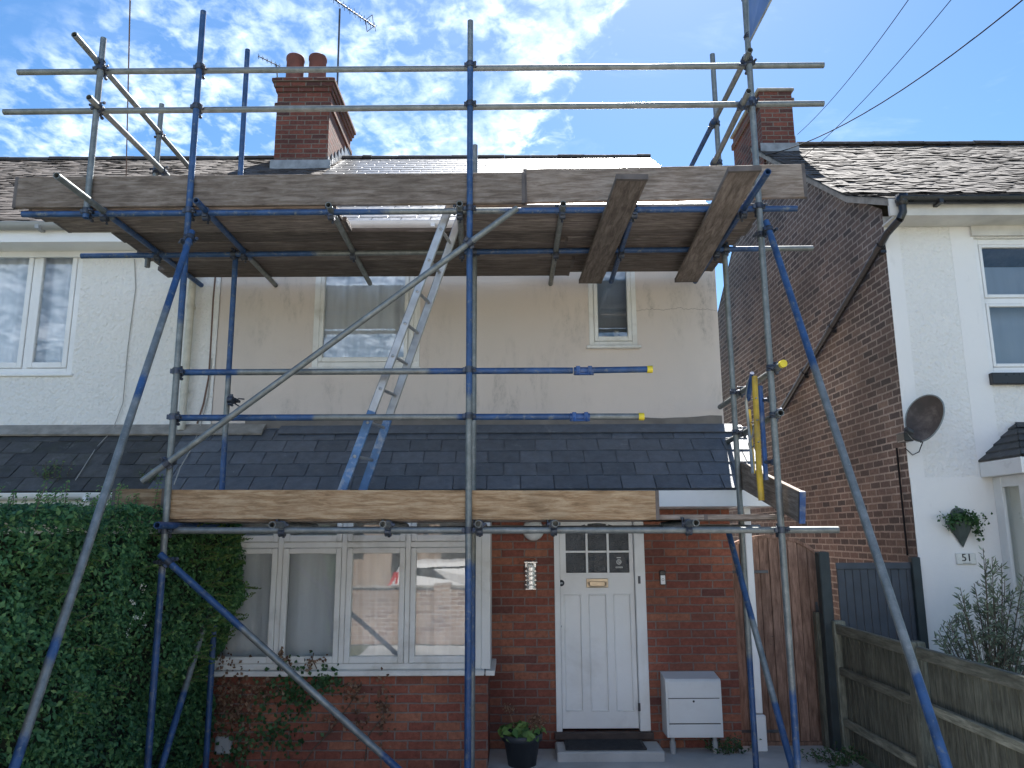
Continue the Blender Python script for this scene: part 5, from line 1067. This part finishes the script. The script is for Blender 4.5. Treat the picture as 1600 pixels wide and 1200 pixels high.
# timber fence running from the gate towards the street
FX = 3.03
t = thing('timber_fence', 'low weathered grey green timber fence running towards the street at right', 'fence', (FX, 5.5, 0)); ftop = 1.09
g = MB(); y = 7.42; i = 0
while y > 2.6:
    if not (abs(y-6.06) < .06 or abs(y-4.2) < .06):
        hx = random.uniform(-.002, .002); P = [V((FX+hx+.018, y, .04)), V((FX+hx, y, .04)), V((FX+hx-.006, y-.092, .04)), V((FX+hx+.018, y-.092, .04))]; g.prism(P, None, (0, 0, ftop-.05+random.uniform(-.003, .003)))
    y -= .094; i += 1
g.build('boarding', M['fencewood'], t)
segs = ((7.44, 6.13), (5.98, 4.28), (4.12, 2.6))
for (a, c) in segs:
    for z, w_ in ((ftop-.02, .045), (.70, .035), (.26, .035)):
        g = MB(); g.box(FX-.045, FX-.0085, c, a, z-w_, z+w_, 0, .006); o = g.build('rail', M['fencerail'], t)
        for poly in o.data.polygons:
            for li in poly.loop_indices: v = o.data.vertices[o.data.loops[li].vertex_index].co; o.data.uv_layers[0].data[li].uv = (v.y, v.z+v.x)
for yy in (7.47, 6.06, 4.2): g = MB(); g.box(FX-.06, FX+.05, yy-.05, yy+.05, 0, ftop+.05, 0, .008); g.build('post', M['fencewood'], t)
g = MB(); g.box(at(1289, 1100, 7.6).x-.03, at(1289, 1100, 7.6).x+.02, 7.58, 7.66, 0, 1.2, 0, .004); g.build('post', M['fencewood'], t)
# ================================================================== PLANTS
def scatter_hedge():
    t = thing('privet_hedge', 'tall dense green privet hedge left of the bay window', 'hedge', (-3.5, 5, 0)); HX = -2.62
    def surfx(y, z): q = np.stack([y*0, y, z], -1); base = HX+.09*vnoise(q, 2.2)+.06*vnoise(q, 5)+.03*vnoise(q, 11)+np.clip((y-5.6)/1.2, 0, 1)*.26*np.clip((z-.75)/.7, 0, 1); return base-.10*np.clip((z-1.95)/.3, 0, 1)**2
    def topz(x, y): q = np.stack([x, y, y*0], -1); return 2.10+.03*(y-4)*.6+.05*vnoise(q, 2.5)+.03*vnoise(q, 7)
    n = 62000; y = rng.uniform(1.6, 6.95, n); z = rng.uniform(.02, 1, n)**.95; z = z*topz(np.full(n, HX), y)
    dep = rng.exponential(.035, n).clip(0, .16); x = surfx(y, z)-dep+rng.normal(0, .008, n)
    P1 = np.stack([x, y, z], 1); N1 = rng.normal(size=(n, 3))*.55+[.75, -.25, .45]
    n = 22000; x = HX-rng.uniform(0, 1.6, n); y = rng.uniform(1.6, 7.0, n); z = topz(x, y)-rng.exponential(.03, n).clip(0, .12)+.01; P2 = np.stack([x, y, z], 1); N2 = rng.normal(size=(n, 3))*.5+[.1, -.2, .9]
    n = 5000; x = rng.uniform(HX-.3, HX+.25, n); z = rng.uniform(.5, 2.15, n); y = 6.97-rng.exponential(.03, n); y = np.where(rng.random(n) < .5, y, 6.9); P3 = np.stack([x.clip(None, surfx(np.full(n, 6.9), z)), y, z], 1); N3 = rng.normal(size=(n, 3))*.5+[.3, -.8, .3]
    P = np.concatenate([P1, P2, P3]); Nn = np.concatenate([N1, N2, N3]); sz = rng.uniform(.020, .052, len(P)); leaf_mesh('foliage', P, Nn, sz, M['privet'], t, .55)
    # sprigs standing above the top and off the side
    P = []; Nn = []; g = MB()
    for k in range(330):
        if k < 190: yy = random.uniform(2.0, 6.8); xx = HX-random.uniform(.02, .9); zz = float(topz(np.array([xx]), np.array([yy]))[0])-.05; hgt = random.uniform(.05, .24); top = V((xx+random.uniform(-.04, .05), yy+random.uniform(-.04, .04), zz+hgt))
        else:
            yy = random.uniform(6.3, 6.95) if k < 260 else random.uniform(2.6, 6.5); zz = random.uniform(.8, 2.05); xx = float(surfx(np.array([yy]), np.array([zz]))[0])-.03; top = V((xx+random.uniform(.06, .17), yy, zz+random.uniform(-.04, .10)))
        b0 = V((xx, yy, zz)); g.path([b0, b0.lerp(top, .5)+V((0, 0, .01)), top], .0022, 5)
        m_ = 7
        for j in range(m_):
            q = b0.lerp(top, .2+.8*j/(m_-1))
            for s_ in (-1, 1): P.append(q+V((s_*.014*random.uniform(.5, 1.2), random.uniform(-.012, .012), random.uniform(-.004, .008)))); Nn.append((random.uniform(-.3, .3), -.7, .7))
    leaf_mesh('new_shoots', P, Nn, .03, M['bright_leaf'], t, .5); tag(g.build('twigs', M['bark'], t), kind='stuff')
    # flowers
    P = []
    for _ in range(10): c = np.array([HX+.05, random.uniform(5.3, 5.9), random.uniform(1.25, 1.6)]); P += list(c+rng.normal(size=(9, 3))*.015)
    P = np.array(P); P[:, 0] = surfx(P[:, 1], P[:, 2])+.02; leaf_mesh('blossom', P, rng.normal(size=(len(P), 3))+[1, -.5, .3], .012, M['petal'], t, .9)
    # dark inner mass of twigs
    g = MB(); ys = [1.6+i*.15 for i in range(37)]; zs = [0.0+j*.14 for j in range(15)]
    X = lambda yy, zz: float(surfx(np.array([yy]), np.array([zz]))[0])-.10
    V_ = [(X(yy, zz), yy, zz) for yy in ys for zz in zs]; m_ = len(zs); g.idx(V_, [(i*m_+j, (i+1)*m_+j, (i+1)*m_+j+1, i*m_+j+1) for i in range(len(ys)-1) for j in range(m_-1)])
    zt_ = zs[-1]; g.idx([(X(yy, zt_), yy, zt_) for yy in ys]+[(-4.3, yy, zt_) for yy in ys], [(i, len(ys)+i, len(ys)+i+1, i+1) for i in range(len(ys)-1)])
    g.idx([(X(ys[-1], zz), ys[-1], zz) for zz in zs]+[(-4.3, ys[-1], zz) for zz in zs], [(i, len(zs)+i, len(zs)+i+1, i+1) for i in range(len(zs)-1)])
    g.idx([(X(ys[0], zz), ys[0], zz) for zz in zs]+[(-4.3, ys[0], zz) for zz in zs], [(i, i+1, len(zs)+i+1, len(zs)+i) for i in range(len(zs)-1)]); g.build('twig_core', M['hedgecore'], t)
scatter_hedge()
# climbing plant (dry and green) on the brick below the bay window
t = thing('climbing_plant', 'half dead brown and green climbing plant on the brick below the bay window', 'climbing plant', (-2.0, BY, 0))
P, Nn, P2, N2 = [], [], [], []; g = MB()
def blob(px, py, rx, ry, n, green):
    for _ in range(n):
        q = at(px+random.gauss(0, rx), py+random.gauss(0, ry), BY-abs(random.gauss(0, .045))-.006); (P2 if green else P).append(q); (N2 if green else Nn).append((random.gauss(0, .5), -1+random.gauss(0, .3), random.gauss(.2, .5)))
for a in ((375, 1095, 16, 26, 260, 0), (345, 1080, 12, 40, 190, 0), (420, 1075, 22, 14, 120, 0), (550, 1080, 9, 14, 60, 0), (600, 1105, 7, 25, 90, 0), (565, 1130, 6, 16, 30, 0), (525, 1125, 14, 9, 30, 0), (455, 1068, 24, 18, 210, 1), (510, 1062, 14, 10, 120, 1), (385, 1140, 40, 24, 160, 1), (440, 1140, 18, 18, 90, 1), (345, 1130, 22, 30, 120, 0), (470, 1100, 12, 12, 60, 1), (440, 1025, 2, 12, 26, 0), (452, 1035, 2, 5, 12, 0), (484, 1035, 8, 7, 24, 0), (505, 1028, 3, 3, 6, 0), (355, 1175, 30, 18, 120, 1)): blob(*a)
leaf_mesh('dry_leaves', P, Nn, rng.uniform(.02, .045, len(P)), M['dry'], t, .7); leaf_mesh('green_leaves', P2, N2, rng.uniform(.025, .05, len(P2)), M['ivy'], t, .8)
for pts in ([(365, 1200), (375, 1150), (370, 1110), (380, 1080)], [(420, 1200), (430, 1140), (455, 1090), (470, 1060), (500, 1050)], [(500, 1160), (540, 1110), (560, 1080), (565, 1065)], [(570, 1190), (575, 1150), (598, 1120), (605, 1090)], [(438, 1050), (440, 1010)], [(495, 1045), (488, 1030), (490, 1020)], [(520, 1140), (490, 1170), (470, 1200)]):
    g.path([at(x, y, BY-.015) for x, y in pts], .005, 6)
g.build('stems', M['bark'], t)
# olive-like shrub in front of number 51
def shrub():
    c = at(1545, 1060, 6.9); t = thing('olive_shrub', 'slender leaved olive shrub in front of the white house number 51', 'shrub', (c.x, 6.9, 0)); g = MB(); P, Nn, T = [], [], []; rnd = random.Random(5)
    tips = [(1536, 856), (1497, 928), (1466, 985), (1480, 1000), (1540, 872), (1548, 905), (1565, 880), (1585, 925), (1600, 900), (1615, 930), (1520, 985), (1500, 960), (1538, 940), (1575, 970), (1605, 975), (1480, 970), (1558, 925), (1590, 1000), (1500, 918), (1630, 960), (1470, 975), (1522, 912), (1570, 900), (1550, 870)]
    root = V((c.x, 6.9, .1))
    def leaves(pts, dens, sz):
        for a, b in zip(pts[:-1], pts[1:]):
            L_ = (b-a).length; m_ = max(1, int(L_*dens)); d = (b-a).normalized()
            for j in range(m_):
                q = a.lerp(b, j/m_); s_ = V((rnd.gauss(0, 1), rnd.gauss(0, 1), rnd.gauss(0, .7))); s_ = (s_-d*s_.dot(d)).normalized(); l = (s_*.75+d*.65).normalized()
                P.append(q+l*sz*.5); T.append(l); Nn.append(tuple(l.cross(V((rnd.gauss(0, 1), rnd.gauss(0, 1), rnd.gauss(0, 1)))).normalized()))
    for (px, py) in tips:
        Y = 6.9+rnd.uniform(-.3, .35); tip = at(px, py, Y); mid = root.lerp(tip, .55)+V((rnd.uniform(-.06, .06), rnd.uniform(-.06, .06), .10)); pts = []
        for k in range(9): u = k/8; pts.append(root*(1-u)**2+mid*2*u*(1-u)+tip*u*u)
        g.path(pts, [.012-.0012*k for k in range(9)], 6); leaves(pts[3:], 46, .07)
        for _ in range(4):
            k = rnd.randint(3, 7); b0 = pts[k]; e = b0+V((rnd.uniform(-.16, .16), rnd.uniform(-.12, .12), rnd.uniform(.03, .17))); g.path([b0, b0.lerp(e, .5)+UZ*.01, e], .0025, 5); leaves([b0, e], 50, .065)
    for _ in range(55):
        q = at(rnd.gauss(1545, 32), rnd.gauss(1025, 25), 6.9+rnd.uniform(-.25, .25)); e = q+V((rnd.uniform(-.12, .12), rnd.uniform(-.1, .1), rnd.uniform(.0, .14))); leaves([q, e], 70, .06); g.path([root.lerp(q, .4), q, e], .0025, 5)
    g.build('stem', M['bark'], t); leaf_mesh('foliage', P, Nn, rng.uniform(.045, .08, len(P)), M['olive'], t, .27, np.array([tuple(x) for x in T]))
shrub()
def weeds(px, py, Y, n, rx, rz, label, m='ivy', name='weed', sz=.03, zmin=0):
    c = at(px, py, Y); t = thing(name, label, 'plant', (c.x, Y, zmin)); P, Nn = [], []; g = MB()
    for k in range(n//12):
        b0 = V((c.x+random.gauss(0, rx*.6), Y+random.gauss(0, rx*.3), zmin)); tp = b0+V((random.gauss(0, rx*.5), random.gauss(0, rx*.3), random.uniform(.4, 1)*rz)); g.path([b0, b0.lerp(tp, .5), tp], .0025, 5)
        for j in range(12): P.append(b0.lerp(tp, .15+.85*j/11)+V((random.gauss(0, sz*.5), random.gauss(0, sz*.5), 0))); Nn.append((random.gauss(0, .6), -.5, 1))
    g.build('stem', M['bark'], t); leaf_mesh('leaves', P, Nn, rng.uniform(sz*.6, sz*1.3, len(P)), M[m], t, .6)
weeds(1140, 1190, 7.45, 260, .14, .16, 'small green weed at the foot of the wall beside the white pipe')
weeds(1310, 1195, 7.1, 360, .22, .16, 'patch of green weeds at the foot of the timber fence')
weeds(85, 745, 7.0, 140, .10, .20, 'green weed growing on the old slate canopy at left', 'bright_leaf', sz=.03, zmin=2.42)
weeds(232, 752, 6.95, 90, .08, .14, 'small weed growing at the join of the two canopies', 'bright_leaf', sz=.026, zmin=2.40)
# ================================================================== street side seen only as reflections
t = thing('garden_wall', 'low pale brick garden wall mirrored in the bay window', 'wall', (-1.2, -.5, 0)); g = MB(); g.box(-2.95, 4.5, -.60, -.42, 0, .98); g.build('brickwork', M['brick_garden'], t)
g = MB(); g.box(-2.97, 4.5, -.63, -.39, .981, 1.02, 0, .006); g.build('coping', M['fired'], t); g = MB(); g.box(-1.45, -1.12, -.66, -.36, 0, 1.06); g.build('pier', M['brick_garden'], t)
t = thing('parked_car', 'white hatchback car mirrored in the bay window', 'car', (-.4, -2.2, 0)); x0 = -2.5
prof = [(0, .35), (-.02, .6), (.05, .92), (.28, 1.36), (.55, 1.43), (1.6, 1.42), (2.15, 1.28), (2.75, .98), (3.6, .86), (3.95, .70), (4.0, .4), (3.9, .22), (.1, .22)]
g = MB(); n = len(prof); ys = (-3.0, -2.9, -1.5, -1.4); ins = lambda z, e: 0
P = [V((x0+x+(.06 if e in (0, 3) else 0)*(1 if x < 2 else -1), ys[e] + ((.14 if z > 1 else 0)*(1 if e < 2 else -1)), z)) for e in range(4) for x, z in prof]
g.idx(P, [tuple(range(n)), tuple(range(4*n-1, 3*n-1, -1))]+[(e*n+i, (e+1)*n+i, (e+1)*n+(i+1) % n, e*n+(i+1) % n) for e in range(3) for i in range(n)], 0); g.build('body', M['carpaint'], t)
g = MB(); g.prism([V((x0+x, -1.535, z)) for x, z in ((.45, .96), (.62, 1.30), (1.55, 1.33), (2.05, 1.22), (2.5, .98))], None, (0, .03, 0)); g.build('side_window', M['blackglass'], t)
g = MB(); g.prism([V((x0+x, -1.5, z)) for x, z in ((-.01, .78), (.04, .95), (.18, 1.22), (.27, 1.22), (.22, .80))], None, (0, .03, 0)); g.build('tail_light', M['redlens'], t)
for xx in (.75, 3.2):
    g = MB(); g.lathe((x0+xx, -1.55, .31), [(0, .15), (.2, .15), (.3, .14), (.31, .0), (0, 0)], 28, 0, (0, 1, 0)); g.build('wheel', M['rubber'], t)
for (xo, m_, lab) in ((-9.5, 'brick_garden', 'pale brick house across the street mirrored in the windows'), (3.0, 'dash', 'white rendered house across the street mirrored in the windows')):
    t = thing('opposite_house', lab, 'house', (xo, -17, 0)); g = MB(); y1 = -16.5; W = 9.5
    holes = [(1.0, 2.8, 1.0, 2.3), (1.0, 2.8, 3.6, 4.8), (5.8, 7.8, 3.6, 4.8), (5.8, 7.8, 1.0, 2.3), (3.8, 4.7, .1, 2.2)]
    g.wall(V((xo+W, y1, 0)), -UX, UZ, W, 5.2, holes, .1, UY)
    g.face([(xo, y1, 0), (xo, y1-7, 0), (xo, y1-7, 5.2), (xo, y1, 5.2)]); g.face([(xo+W, y1, 0), (xo+W, y1-7, 0), (xo+W, y1-7, 5.2), (xo+W, y1, 5.2)]); g.build('wall', M[m_], t)
    for h in holes: g = MB(); g.box(xo+W-h[1], xo+W-h[0], y1-.16, y1-.12, h[2], h[3]); g.build('window', M['blackglass'], t)
    g = MB(); g.prism([V((xo-.2, y1+.3, 5.1)), V((xo-.2, y1-3.5, 7.8)), V((xo-.2, y1-7.3, 5.1))], None, (W+.4, 0, 0)); g.build('roof', M['clay'], t)
